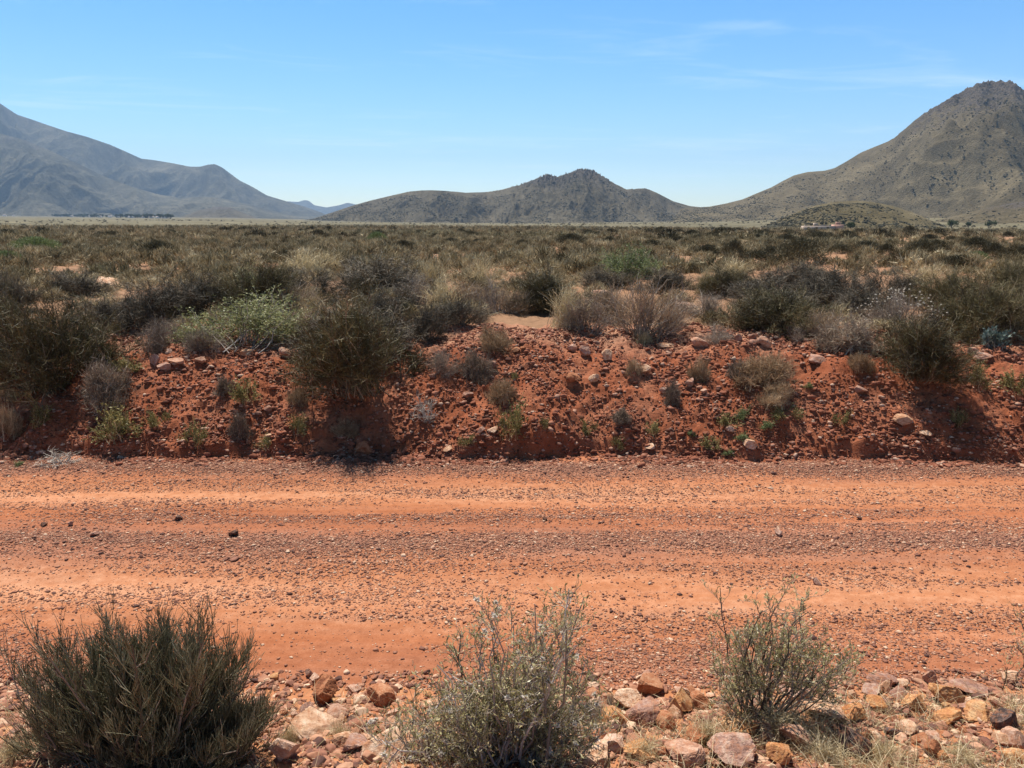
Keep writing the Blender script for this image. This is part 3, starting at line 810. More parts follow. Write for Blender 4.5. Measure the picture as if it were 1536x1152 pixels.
proto('broom', 1.3, .85, [two(bush(s, 1.3, .8, 170, 11, 9, .13, .075, .0022, .26, .66, 10, .4, .12, sides=(3, 2, 2), wig=.11, rough=.18, t0=.45), 'broom_stem', 'broom_leaf') for s in (1, 2, 3, 4)])
proto('dark', 1.0, .6, [two(bush(s, 1.0, .55, 130, 10, 7, .11, .06, .0022, .22, .72, 6, .4, .14, sides=(3, 2, 2), wig=.12, rough=.2, t0=.45), 'broom_stem', 'dark_twig', 'twigs') for s in (11, 12, 13)])
proto('twig', .8, .5, [two(bush(s, .8, .5, 80, 8, 4, .13, .07, .0016, .3, .8, 8, .4, .1, sides=(3, 2, 2)), 'wood_grey', 'twig_leaf', 'twigs') for s in (21, 22, 23)])
proto('straw_bush', .9, .6, [two(bush(s, .9, .6, 90, 9, 3, .18, .09, .0019, .5, .6, 15, .4, .1, sides=(3, 2, 2)), 'wood_grey', 'brown_leaf', 'stalks') for s in (26, 27)])
proto('leafy', 1.1, .62, [two(bush(s, 1.1, .62, 110, 10, 4, .12, .06, .0016, .35, .75, 0, .4, .15, leaf=(3, .014, .009), sides=(3, 2, 2)), 'wood_grey', 'leaf_bank') for s in (31, 32)])
proto('green', 1.6, .9, [two(bush(s, 1.6, .9, 110, 10, 3, .2, .10, .003, .5, .7, 5, .3, .15, leaf=(3, .04, .018), sides=(3, 2, 2)), 'wood_grey', 'leaf_green') for s in (36, 37)])
bf_ = bush(41, .9, .6, 90, 9, 3, .14, .08, .0017, .4, .7, 8, .35, .12, sides=(3, 2, 2))
proto('flower', .9, .6, [two(bf_, 'wood_grey', 'twig_leaf', 'twigs', [('seed_heads', fluff(bf_[3], 260, .016, 5))])])
proto('cushion', .42, .24, [[(None, one(bush(s, .42, .22, 120, 10, 5, .055, .035, .0016, .3, .7, 0, .45, .25, sides=(2, 2, 2)), 'cushion', 'brown_leaf'))] for s in (51, 52, 53)])
proto('greycushion', .42, .26, [[(None, one(bush(s, .42, .24, 130, 10, 5, .06, .035, .0017, .3, .75, 0, .45, .2, sides=(2, 2, 2)), 'cushion', 'twig_leaf'))] for s in (54, 55)])
def herb(s):
    b = bush(s, .3, .22, 50, 7, 0, .05, .05, .0013, .5, .7, 15, .35, .15, leaf=(3, .016, .007), sides=(2, 2, 2)); return b
proto('herb', .3, .22, [two(herb(s), 'brown_leaf', 'leaf_yellow') for s in (61, 62, 63)])
proto('sprout', .16, .09, [[(None, herb(66)[1].mesh('leaves', [M_['leaf_green']]))]])
proto('straw', .7, .62, [[(None, tuft(s, .7, .62, 420, .0022, 30, .28, .05, 70, .3, .12, 5).mesh('blades', [M_['straw']]))] for s in (71, 72, 73)])
b_ = bush(81, .35, .3, 16, 5, 3, .1, .06, .0028, .3, .8, 15, .4, .1, wig=.16)
b_[0].V += [v for v in b_[1].V]; 
A_ = Acc(); A_.V, A_.T = b_[0].V, b_[0].T + b_[1].T; A_.F = b_[0].F; A_.n = b_[0].n + b_[1].n
for k_, fl in b_[1].F.items(): A_.F.setdefault(k_, []).extend([f + b_[0].n for f in fl])
proto('deadtwig', .35, .3, [[(None, A_.mesh('dead_twigs', [M_['bone']]))]])
proto('bluish', .35, .25, [two(bush(91, .35, .25, 30, 5, 0, .07, .05, .003, .4, .6, 15, .3, .15, leaf=(4, .04, .02)), 'wood_grey', 'leaf_blue')])
def low(s, w, h, n, bl, bw, mat, lo=0, amp=.35):
    global rng
    keep = rng; rng = np.random.default_rng(s)
    A = Acc(); d = dome_dirs(n, lo, 88, .9)
    p = d * np.array([w / 2, w / 2, h]) * (lump(d, s, amp) * rng.uniform(.55, .95, n))[:, None]
    dd = norm(d * .7 + rng.normal(size=d.shape) * .5 + np.array([0, 0, .45]))
    blades(A, p - dd * bl * .4, dd, bl * rng.uniform(.6, 1.3, n), bw * rng.uniform(.6, 1.3, n), np.clip(rng.normal(.45, .22, n), 0, 1))
    rng = keep
    return A
proto('lowbush', 1.6, .8, [[(None, low(s, 1.6, .8, 3600, .11, .02, 0).mesh('bush', [M_['lowdark']]))] for s in (101, 102, 103, 104)])
proto('lowgreen', 1.9, .9, [[(None, low(s, 1.9, .85, 4200, .13, .024, 0, amp=.2).mesh('bush', [M_['leaf_green']]))] for s in (106, 107)])
SCRUB_A = [low(110 + s, .55, .26, 520, .10, .010, 0) for s in range(5)]
proto('tuft', .55, .32, [[(None, A.mesh('scrub_tuft', [M_['scrub']]))] for A in SCRUB_A])

KN = {'broom': ('broom_bush', 'bush'), 'dark': ('twiggy_bush', 'bush'), 'twig': ('dry_shrub', 'shrub'), 'straw_bush': ('straw_bush', 'bush'), 'leafy': ('leafy_shrub', 'shrub'),
      'green': ('green_bush', 'bush'), 'flower': ('flowering_shrub', 'shrub'), 'cushion': ('cushion_plant', 'plant'), 'greycushion': ('cushion_plant', 'plant'), 'herb': ('herb_tuft', 'plant'),
      'sprout': ('sprout', 'plant'), 'straw': ('grass_clump', 'grass'), 'deadtwig': ('dead_twig', 'twig'), 'bluish': ('succulent_plant', 'plant'), 'lowbush': ('scrub_bush', 'bush'),
      'lowgreen': ('green_bush', 'bush'), 'tuft': ('scrub_tuft', 'shrub')}
PL = []
cnt = {}
def plant(kind, px, py, w, h, label=None, p=None, group=None, wm=None, hm=None):
    if p is None: p = hit(px, py)
    k = math.hypot(p[1], CAMZ - p[2]) / F
    w0, h0, vs = PROTO[kind]
    i = cnt.get(kind, 0); cnt[kind] = i + 1
    parts = vs[i % len(vs)]
    sx = (wm or w * k * (1.08 if kind in ('broom', 'dark') else 1)) / w0; sz = (hm or h * k * (.93 if kind in ('broom', 'dark', 'twig') else .95)) / h0
    y = p[1] + (wm or w * k) * .12
    loc = (p[0] * y / p[1], y, ghz(p[0] * y / p[1], y) - .01)
    props = dict(label=label, category=KN[kind][1], group=group)
    rz = rng.uniform(0, 6.28)
    if parts[0][0] is None:
        o = obj(KN[kind][0], parts[0][1], **props); o.location = loc; o.rotation_euler = (0, 0, rz); o.scale = (sx, sx * rng.uniform(.85, 1.1), sz)
    else:
        o = empty(KN[kind][0], loc, rz, (sx, sx * rng.uniform(.85, 1.1), sz), **props)
        for nm, me in parts: obj(nm, me, o)
    PL.append((o, kind, px, py, p))
    return o
BANK = [
 ('broom', 92, 578, 180, 156, 'big dark olive broom bush at the left end of the bank'),
 ('broom', -15, 530, 120, 110, 'dark bush cut by the left border beside the big olive broom bush'),
 ('broom', 548, 602, 210, 152, 'large dark olive broom bush hanging over the centre of the bank'),
 ('dark', 525, 535, 190, 90, 'dark bush right behind the large central broom bush'),
 ('twig', 478, 520, 60, 70, 'grey twiggy shrub against upper left of the large central broom bush'),
 ('broom', 1378, 584, 165, 108, 'dark brown broom bush on the right half of the bank slope'),
 ('broom', 1178, 503, 175, 78, 'rounded olive broom bush on the crest right of the dry straw bushes'),
 ('broom', 1486, 512, 140, 104, 'tall olive broom bush at the right border above the bank'),
 ('flower', 1345, 497, 115, 76, 'grey shrub sprinkled with white flower heads behind right broom bush'),
 ('leafy', 372, 525, 190, 90, 'pale green leafy shrub on the crest left of the central bush'),
 ('twig', 228, 532, 95, 62, 'grey dry shrub between left broom bush and pale green leafy shrub'),
 ('twig', 262, 515, 70, 40, 'small grey dry shrub left of the pale green leafy shrub'),
 ('greycushion', 165, 612, 108, 74, 'round grey plant with yellow fringe below the left broom bush'),
 ('herb', 195, 560, 50, 34, 'yellow green sprigs at the top right of the round grey plant'),
 ('herb', 180, 660, 75, 52, 'dark plant with yellow tips below the round grey plant'),
 ('herb', 368, 606, 46, 44, 'yellow green tuft alone on the upper left bank slope'),
 ('greycushion', 340, 592, 34, 28, 'small grey tuft left beside the yellow green tuft'),
 ('herb', 291, 670, 38, 42, 'yellow green tuft at the left foot of the bank'),
 ('greycushion', 362, 662, 40, 46, 'grey green tuft low on the bank left of centre'),
 ('herb', 445, 656, 36, 32, 'small yellowish tuft low on the bank left of the central bush'),
 ('cushion', 447, 607, 34, 28, 'small brown tuft at left foot of the central bush'),
 ('herb', 85, 592, 62, 40, 'green plant in the shade under the left broom bush'),
 ('cushion', 15, 602, 32, 24, 'small brown tuft on the bank near the left border'),
 ('cushion', 12, 655, 50, 52, 'brown grassy tuft cut by the left border'),
 ('deadtwig', 92, 696, 54, 26, 'flat grey dead twigs at the road edge on the left'),
 ('sprout', 30, 698, 16, 9, 'tiny green sprout at the road edge in the left corner'),
 ('deadtwig', 640, 636, 46, 46, 'bleached dead twigs on the slope right of the central bush'),
 ('herb', 765, 656, 48, 66, 'tall yellow green tuft low on the bank right of centre'),
 ('cushion', 755, 602, 44, 42, 'brown tuft directly above the tall yellow green tuft'),
 ('greycushion', 715, 572, 58, 46, 'greyish brown tuft on the crest below the flat gap'),
 ('twig', 662, 562, 70, 52, 'grey twiggy shrub touching the right side of the central bush'),
 ('herb', 773, 570, 16, 14, 'tiny yellow green sprig above the brown tuft'),
 ('cushion', 745, 524, 66, 36, 'low brown cushion plant in the flat gap'),
 ('straw_bush', 962, 508, 125, 92, 'tallest dry straw coloured bush in the middle of the crest'),
 ('twig', 880, 496, 100, 58, 'low grey dry shrub left of the tallest straw bush'),
 ('straw', 850, 492, 70, 70, 'thin pale grass stalks leaning out left of the straw bush'),
 ('straw', 965, 516, 40, 26, 'small pale grass clump at foot of the tallest straw bush'),
 ('twig', 1070, 516, 66, 36, 'low pale grey tuft on the crest right of the straw bush'),
 ('twig', 1062, 478, 90, 46, 'grey dry shrub behind the low pale grey crest tuft'),
 ('cushion', 1050, 568, 36, 42, 'brown tuft just below the crest right of the straw bush'),
 ('cushion', 1143, 578, 105, 52, 'widest pale brown tuft on the right bank slope'),
 ('cushion', 1160, 610, 60, 34, 'dark brown tuft under the widest pale brown tuft'),
 ('greycushion', 1108, 570, 40, 34, 'grey tuft left against the widest pale brown tuft'),
 ('cushion', 950, 564, 26, 26, 'small brown tuft on upper bank below the straw bush'),
 ('greycushion', 1008, 606, 28, 34, 'grey green tuft halfway down the bank right of centre'),
 ('herb', 980, 653, 32, 24, 'bright yellow green tuft low on the bank right of centre'),
 ('greycushion', 930, 638, 40, 22, 'small olive tuft low on the bank left of the bright one'),
 ('herb', 884, 650, 26, 28, 'narrow olive tuft above the foot of the bank'),
 ('herb', 815, 643, 18, 16, 'tiny yellow tuft right of the tall yellow green tuft'),
 ('herb', 1090, 642, 38, 24, 'yellow green tuft low on the right bank'),
 ('sprout', 1112, 632, 22, 24, 'fresh green sprout above right of a yellow green tuft'),
 ('herb', 1180, 632, 44, 24, 'olive tuft low on the bank under the dark brown tuft'),
 ('sprout', 1150, 650, 22, 18, 'fresh green sprout low on the bank under the olive tuft'),
 ('sprout', 1113, 664, 22, 14, 'green sprout above the cream stone at the bank foot'),
 ('sprout', 1095, 688, 20, 12, 'green sprout at the road edge left of the cream stone'),
 ('sprout', 1036, 656, 14, 10, 'small green sprout near the foot of the bank'),
 ('sprout', 1213, 585, 14, 14, 'single small green sprout in bare red slope'),
 ('herb', 1463, 584, 44, 42, 'green plant beside the right side of the slope broom bush'),
 ('herb', 1522, 590, 44, 42, 'pale green plant at the right border of the bank'),
 ('greycushion', 1268, 522, 90, 50, 'pale grey brown tuft on the crest behind the slope broom bush'),
 ('twig', 1202, 512, 50, 26, 'small pale tuft under the rounded olive broom bush'),
 ('bluish', 1490, 522, 44, 34, 'bluish green plant at foot of the right border broom bush'),
 # beyond the crest
 ('dark', 232, 490, 140, 72, 'dark grey brown bush behind the grey dry shrub'),
 ('dark', 305, 470, 120, 66, 'dark twiggy bush left behind the pale green leafy shrub'),
 ('broom', 382, 470, 125, 84, 'olive bush with green top behind the pale green leafy shrub'),
 ('leafy', 380, 442, 80, 42, 'green topped shrub above the olive bush left of centre'),
 ('straw', 458, 416, 80, 46, 'pale grass clump left of the dark flat bush'),
 ('straw', 490, 412, 60, 40, 'pale grass clump touching the dark flat bush'),
 ('dark', 560, 445, 150, 66, 'wide dark bush in the middle distance left of tall grass'),
 ('dark', 595, 482, 95, 60, 'dark bush in the middle distance right behind the central bush'),
 ('straw', 648, 442, 56, 62, 'tall pale grass clump right of the wide dark bush'),
 ('straw', 665, 470, 70, 60, 'wide grass clump in front of the tall pale grass'),
 ('straw', 722, 440, 56, 56, 'pale grass clump with feathery heads left of olive broom'),
 ('twig', 740, 470, 90, 62, 'greyish shrub between tall grass and olive broom'),
 ('dark', 690, 486, 80, 44, 'low dark shrub at the left edge of the flat gap'),
 ('straw_bush', 700, 462, 90, 50, 'straw coloured bush among the tall grass clumps'),
 ('broom', 818, 468, 140, 68, 'olive broom bush behind the flat gap'),
 ('green', 940, 420, 96, 52, 'bright green round bush standing behind the straw bush'),
 ('dark', 905, 432, 70, 36, 'dark shrub at the left foot of the bright green bush'),
 ('dark', 1000, 438, 90, 40, 'dark shrub at the right foot of the bright green bush'),
 ('broom', 1085, 445, 80, 50, 'olive bush with pale stalks right of the bright green bush'),
 ('straw', 1060, 440, 40, 46, 'few pale grass stalks right of the bright green bush'),
 ('dark', 1150, 465, 120, 62, 'brown olive bush behind the rounded olive broom bush'),
 ('dark', 1252, 455, 130, 62, 'wide brown bush left behind the white flowered shrub'),
 ('dark', 1330, 450, 100, 56, 'dark bush behind the white flowered shrub'),
 ('broom', 1425, 468, 110, 72, 'olive bush between the flowered shrub and right border bush'),
 ('broom', 1520, 455, 110, 66, 'olive bush behind the right border broom bush'),
 ('dark', 1200, 430, 110, 40, 'low brown bush right of the pale stalks in middle distance'),
 ('lowgreen', 55, 380, 66, 26, 'rounded dark green bush alone on the plain at left'),
 ('lowgreen', 8, 400, 52, 26, 'dark green bush cut by the left border on the plain'),
 ('dark', 22, 465, 70, 62, 'dark twiggy bush at left border behind the left broom bush'),
 ('dark', 105, 446, 100, 46, 'dark shrub behind the big left broom bush'),
 ('straw', 165, 470, 60, 34, 'pale grass right behind the left broom bush'),
 ('leafy', 152, 416, 40, 18, 'green shrub behind the cream boulder'),
 ('straw_bush', 430, 470, 80, 50, 'brown straw bush between leafy shrub and central bush'),
 ('twig', 1010, 490, 70, 60, 'grey twigs rising right of the tallest straw bush'),
 ('straw_bush', 905, 480, 70, 60, 'brown straw bush behind the low grey dry shrub'),
 ('dark', 640, 510, 60, 60, 'dark shrub at right shoulder of the central bush'),
]
BANK += [
 ('herb', 240, 640, 34, 30, 'yellow green tuft below the crest stone cluster at left'),
 ('herb', 60, 640, 40, 34, 'yellow green tuft right of the brown tuft at the left border'),
 ('herb', 400, 676, 28, 24, 'little yellow green tuft at the bank foot left of the round rusty boulder'),
 ('herb', 700, 672, 26, 20, 'little yellow green tuft at the bank foot left of the tall tuft'),
 ('herb', 925, 676, 26, 18, 'little yellow green tuft at the bank foot below the olive tufts'),
 ('herb', 1065, 676, 30, 22, 'little yellow green tuft at the bank foot left of the cream stone'),
 ('herb', 1260, 640, 30, 26, 'yellow green tuft low on the bank left of the jutting slab'),
 ('cushion', 1290, 560, 44, 30, 'brown tuft left below the slope broom bush'),
 ('herb', 1440, 640, 32, 26, 'yellow green tuft low on the bank right of the jutting slab'),
 ('cushion', 520, 655, 40, 26, 'brown tuft in the shade below the central bush'),
 ('dark', 160, 500, 110, 60, 'dark shrub between left broom bush and the small grey dry shrubs'),
 ('twig', 300, 528, 70, 44, 'grey twigs at the left foot of the pale green leafy shrub'),
 ('straw_bush', 440, 512, 70, 54, 'brown stalky shrub between leafy shrub and large central bush'),
 ('dark', 460, 450, 110, 52, 'low dark shrub in front of the pale grass clumps'),
 ('twig', 630, 455, 70, 50, 'grey shrub at left foot of the tall pale grass clump'),
 ('straw_bush', 770, 470, 70, 40, 'straw bush at left foot of the olive broom behind the gap'),
 ('twig', 1120, 480, 90, 44, 'grey brown shrub left against the rounded olive broom bush'),
 ('dark', 1290, 480, 110, 56, 'dark shrub left against the white flowered shrub'),
 ('straw_bush', 1240, 505, 70, 44, 'brown stalky shrub right of the rounded olive broom bush'),
 ('broom', 1542, 500, 80, 84, 'olive broom bush cut by the right border above the bank'),
 ('straw', 1100, 420, 60, 34, 'pale grass patch beyond the olive bush with pale stalks'),
 ('straw', 1380, 425, 60, 34, 'pale grass patch beyond the white flowered shrub')]
for b in BANK: plant(*b)
# dark bushes on the plain the photograph shows plainly
for (px, py, w, h, lb) in [
 (1100, 387, 40, 28, 'dark bush on the plain left of the grassy clearing, largest of its row'), (1060, 384, 44, 20, 'low dark bush left of the largest bush in its row'),
 (1195, 380, 62, 20, 'flat wide dark bush in the middle of the right plain'), (1300, 380, 50, 20, 'dark bush left of the biggest dark bush of the right plain'),
 (1382, 388, 66, 30, 'biggest dark bush of the right plain'), (1328, 384, 32, 20, 'small dark bush left beside the biggest dark plain bush'),
 (1260, 380, 46, 15, 'low dark bush below the ruined white farmhouse'), (1490, 388, 44, 26, 'dark bush on the plain near the right border'),
 (785, 375, 30, 17, 'dark round bush on the plain below the middle hill peak'), (737, 380, 20, 11, 'small dark bush left of the dark round plain bush'),
 (715, 369, 18, 11, 'small bush in the middle plain, leftmost of its trio'), (1180, 368, 40, 18, 'dark bush beyond the flat wide bush of the right plain'),
 (1365, 352, 26, 14, 'dark rounded shrub left below the low hillock'), (1290, 356, 28, 14, 'rounded olive shrub below the small hillock'),
 (1230, 362, 50, 16, 'dark row of scrub in front of the farmhouse'), (1270, 358, 34, 14, 'dark bush right in front of the farmhouse')]:
    plant('lowbush', px, py, w, h, lb)
for (px, py, w, h, lb) in [(566, 364, 30, 18, 'light green shrub on the plain below the middle hill slope'), (1465, 392, 34, 16, 'green bush on the plain near the right border'),
                           (960, 388, 30, 14, 'small green shrub behind the bright green round bush')]:
    plant('lowgreen', px, py, w, h, lb)
# scrub of the plain
def field_pts(n, d0, d1, azm, dens):
    out = []; got = 0
    while got < n:
        d = np.sqrt(rng.uniform(d0 * d0, d1 * d1, n)); az = rng.uniform(-azm, azm, n)
        x, y = d * np.sin(az), d * np.cos(az)
        k = rng.random(n) < dens(x, y)
        out.append(np.stack([x[k], y[k]], -1)); got += k.sum()
    xy = np.concatenate(out)[:n]
    return np.concatenate([xy, ground_h(xy[:, 0], xy[:, 1])[:, None]], 1)
def dens_scrub(x, y):
    az = np.arctan2(x, y)
    return np.clip(.5 - .55 * az + 1.0 * fbm(x * .22, y * .22, 81, 3) - .1, .2 - .2 * az, 1)
gap = lambda x, y: 1 - ga(x, .35, .75) * ga(y, 9, 1.0)
pts = field_pts(300, 9.6, 19, R(38), lambda x, y: np.clip(dens_scrub(x, y) * gap(x, y), 0, 1))
for p in pts:
    px, py = project(p); s = rng.uniform(.6, 1.35)
    plant('tuft', px, py, 0, 0, None, p, 'low scrub tufts between the bushes', .55 * s, .27 * s * rng.uniform(.7, 1.2))
pts = field_pts(130, 20, 110, R(36), lambda x, y: np.clip(.2 + .9 * fbm(x * .07, y * .07, 83, 3) + .35 * (x > 0), .03, 1))
for p in pts:
    px, py = project(p); s = lognorm(1, .95, .28, .5, 1.35)[0]
    plant('lowbush', px, py, 0, 0, None, p, 'dark bushes over the plain', 1.3 * s, .5 * s * rng.uniform(.8, 1.15))
def mass(name, spec, mat):
    A = Acc()
    for (n, d0, d1, azm, dens, protos, smed) in spec:
        pts = field_pts(n, d0, d1, azm, dens)
        which = rng.integers(0, len(protos), n); s = lognorm(n, smed, .35, smed * .45, smed * 1.7); bias = rng.normal(size=n) * .17
        for j, pr in enumerate(protos):
            V = np.concatenate(pr.V); T = np.concatenate(pr.T); Fc = np.concatenate(pr.F[3])
            k = which == j; m = k.sum()
            if not m: continue
            Vs = np.einsum('vk,njk->nvj', V, rot_mats(m, False)) * (s[k][:, None, None] * np.array([1, 1, .9])) + pts[k][:, None]
            Fs = Fc[None] + (np.arange(m) * len(V))[:, None, None]
            A.add(Vs, Fs.reshape(-1, 3), np.clip(T[None] + bias[k][:, None], 0, 1))
    obj(name, A.mesh(name, [M_[mat]]), kind='stuff')
L1 = [low(130 + s, .55, .26, 190, .13, .02, 0) for s in range(5)]
L2 = [low(140 + s, .7, .34, 70, .24, .045, 0) for s in range(5)]
L3 = [low(150 + s, 1.4, .65, 34, .7, .16, 0) for s in range(5)]
mass('plain_scrub', [(5200, 17, 55, R(39), dens_scrub, L1, 1.0), (15000, 50, 190, R(38), dens_scrub, L2, 1.0),
                     (5000, 150, 330, R(38), lambda x, y: np.clip(dens_scrub(x * .3, y * .3), 0, 1), L3, .9)], 'scrub')
mass('far_dark_scrub', [(1150, 60, 330, R(38), lambda x, y: np.clip(.15 + .9 * fbm(x * .04, y * .04, 85, 3) + .3 * (x > 0), .02, 1), [low(160 + s, 1.5, .62, 260, .2, .06, 0) for s in range(4)], .9),
                        (900, 330, 900, R(38), lambda x, y: np.clip(.1 + .8 * fbm(x * .01, y * .01, 86, 3), .01, 1), [low(170 + s, 1.8, .7, 70, .38, .16, 0) for s in range(3)], .9)], 'lowdark')
# thin litter and dry stalks on the crest and verge
A = Acc()
P = scatter(15000, 1.95, 3.12, lambda x, y: np.clip((.15 + .85 * sst(.2, 1.2, x)) * (1 - sst(2.8, 3.1, y)) * (.5 + fbm(x * 2.5, y * 2.5, 91, 2)), 0, 1))
n = len(P); d = norm(np.concatenate([rng.normal(size=(n, 2)) * .55, np.ones((n, 1))], 1))
Lg = lognorm(n, .08, .4, .02, .17)
tubes(A, curves(P, d, Lg, 4, np.concatenate([d[:, :2] * .5, np.full((n, 1), -.25)], 1), .06), .0011, .0004, rng.random(n), 2)
P = scatter(8500, 1.95, 3.2, lambda x, y: np.clip(.3 + .7 * fbm(x * 3, y * 3, 92, 2) + .3 * (x > .2), 0, 1)); n = len(P)
a_ = rng.uniform(0, 6.28, n); d = norm(np.stack([np.cos(a_), np.sin(a_), rng.normal(size=n) * .2 + .15], -1))
tubes(A, curves(P + [0, 0, .004], d, lognorm(n, .04, .5, .012, .12), 3, None, .1), .0012, .0006, np.clip(rng.normal(.5, .25, n), 0, 1), 2)
obj('verge_grass', A.mesh('verge_grass', [M_['straw']]), kind='stuff')

# ------------------------------------------------------------------ the three shrubs in the foreground
def limbs_bush(seed, base_px, base_py, limbs, n1, n2, n3, L1, L2, L3, r, upr, spread, t0=.3, leaf=None, depth=.5, wig=.1, ls=1.0, p0=None):
    """limbs: (px, py) tips as seen, each given a depth of its own"""
    global rng
    keep = rng; rng = np.random.default_rng(seed)
    p0 = hit(base_px, base_py) if p0 is None else p0
    k = math.hypot(p0[1], CAMZ - p0[2]) / F
    tips = []
    for (x, y, nrep, jit) in limbs:
        for _ in range(nrep):
            jx, jy = rng.normal() * jit, rng.normal() * jit * .7
            dx = (x + jx - base_px) * k
            dz = (base_py - y - jy) * k / math.cos(math.atan2(CAMZ - p0[2], p0[1]))
            dy = rng.normal() * depth * .5
            dz = dz - dy * math.tan(math.atan2(CAMZ - p0[2], p0[1])) * .9
            tips.append((dx, dy, max(dz, .03)))
    tips = np.array(tips) * ls; n0 = len(tips)
    S_, L_ = Acc(), Acc()
    base = np.concatenate([rng.normal(size=(n0, 2)) * .03 + tips[:, :2] * .08, np.full((n0, 1), -.03)], 1)
    v = tips - base; L = np.linalg.norm(v, axis=1); bd = np.tile([0, 0, .3], (n0, 1)); bd[:, :2] -= norm(v)[:, :2] * .1
    P0 = curves(base, norm(v) - bd, L, 8, bd, wig)
    tubes(S_, P0, r * 3 * np.clip(L / .5, .5, 1.3), r, rng.random(n0), 5)
    b1, t1, p1 = on_curves(P0, n1, t0, 1)
    rad = norm(b1 * np.array([1, 1, .5]) + 1e-4)
    d1 = norm(t1 * (1 - spread) + rad * .35 + up_vec(len(b1)) * upr + rng.normal(size=b1.shape) * spread * .6)
    P1 = curves(b1, d1, L1 * rng.uniform(.5, 1.35, len(b1)), 6, up_vec(len(b1)) * .15 * upr, wig)
    tubes(S_, P1, r * 1.1, r * .6, rng.random(len(b1)), 4)
    b2, t2, p2 = on_curves(P1, n2, .2, 1)
    d2 = norm(t2 * (1 - spread) + up_vec(len(b2)) * upr + rng.normal(size=b2.shape) * spread * .55)
    P2 = curves(b2, d2, L2 * rng.uniform(.5, 1.4, len(b2)), 4, None, wig)
    ti2 = np.clip(rng.normal(.45, .2, len(b2)), 0, 1)
    tubes(L_, P2, r * .65, r * .42, ti2, 3)
    P3, ti3 = P2, ti2
    if n3:
        b3, t3, p3 = on_curves(P2, n3, .2, 1)
        d3 = norm(t3 * (1 - spread * .8) + up_vec(len(b3)) * upr + rng.normal(size=b3.shape) * spread * .5)
        P3 = curves(b3, d3, L3 * rng.uniform(.5, 1.4, len(b3)), 3, None, wig * .6)
        ti3 = np.clip(ti2[p3] + rng.normal(size=len(p3)) * .2, 0, 1)
        tubes(L_, P3, r * .5, r * .36, ti3, 3)
    Lf = None
    if leaf:
        Lf = Acc(); kk, ll, lw = leaf
        b4, t4, p4 = on_curves(P3, kk, .1, 1)
        d4 = norm(t4 * .7 + rng.normal(size=b4.shape) * .45 + up_vec(len(b4)) * .25)
        leaves(Lf, b4, d4, ll * rng.uniform(.6, 1.3, len(b4)), lw * rng.uniform(.7, 1.2, len(b4)), np.clip(ti3[p4] + rng.normal(size=len(p4)) * .25, 0, 1))
    rng = keep
    p0 = np.array([p0[0], p0[1], ghz(p0[0], p0[1])])
    return p0, S_, L_, Lf, P1, P2, P3

# dark broom at left
p0, S_, L_, Lf, *_ = limbs_bush(1001, 222, 1148, [(245, 955, 9, 24), (185, 955, 10, 24), (310, 955, 10, 24), (120, 985, 11, 22), (75, 1040, 10, 20), (50, 1110, 9, 16), (365, 990, 11, 20), (400, 1080, 9, 16),
     (400, 1130, 7, 16), (240, 1010, 16, 50), (230, 1080, 14, 70), (150, 1090, 10, 40), (320, 1090, 10, 40)], 9, 7, 3, .10, .075, .055, .0019, .4, .38, .25, None, .3, .06, ls=.67)
o = empty('broom_bush', p0, 0, (1.12, 1.1, .98), label='big dark olive broom bush in the left foreground corner', category='bush')
obj('stems', S_.mesh('stems', [M_['wood']]), o); obj('twigs', L_.mesh('twigs', [M_['olive']]), o)
# white-tufted shrub in the middle
p0, S_, L_, Lf, P1, P2, P3 = limbs_bush(1002, 760, 1150, [(705, 945, 4, 16), (760, 930, 5, 16), (830, 925, 6, 18), (868, 930, 6, 14), (880, 985, 5, 16), (660, 985, 4, 16), (625, 1040, 5, 16), (600, 1090, 5, 14),
     (650, 1110, 5, 18), (900, 1060, 4, 12), (880, 1110, 4, 16), (760, 1010, 9, 40), (740, 1070, 9, 50), (840, 1050, 7, 30)], 6, 5, 2, .085, .06, .042, .0019, .22, .65, .2, (3, .02, .0055), .28, .12, ls=.68)
o = empty('white_tufted_shrub', p0, label='grey green shrub with white seed tufts in the middle foreground', category='shrub')
obj('stems', S_.mesh('stems', [M_['wood_grey']]), o); obj('twigs', L_.mesh('twigs', [M_['hero_twig']]), o)
obj('foliage', Lf.mesh('foliage', [M_['leaf_pale']]), o)
obj('seed_heads', fluff(P3, 75, .019, 9), o)
# thin-trunked shrub at right
p0, S_, L_, Lf, *_ = limbs_bush(1003, 1130, 1080, [(1115, 925, 3, 10), (1150, 910, 5, 12), (1185, 915, 5, 12), (1200, 955, 4, 12), (1165, 980, 5, 14), (1100, 985, 4, 12), (1085, 1010, 4, 10), (1110, 1040, 3, 10),
     (1235, 960, 3, 10), (1255, 1000, 3, 10), (1272, 1010, 3, 8)], 4, 5, 2, .075, .05, .034, .0017, .22, .6, .45, (4, .017, .005), .15, .12, ls=.80)
o = empty('thin_trunked_shrub', p0, label='sparse little tree-like shrub with visible trunks in the right foreground', category='shrub')
obj('stems', S_.mesh('stems', [M_['wood']]), o); obj('twigs', L_.mesh('twigs', [M_['hero_twig']]), o)
obj('foliage', Lf.mesh('foliage', [M_['leaf_pale']]), o)
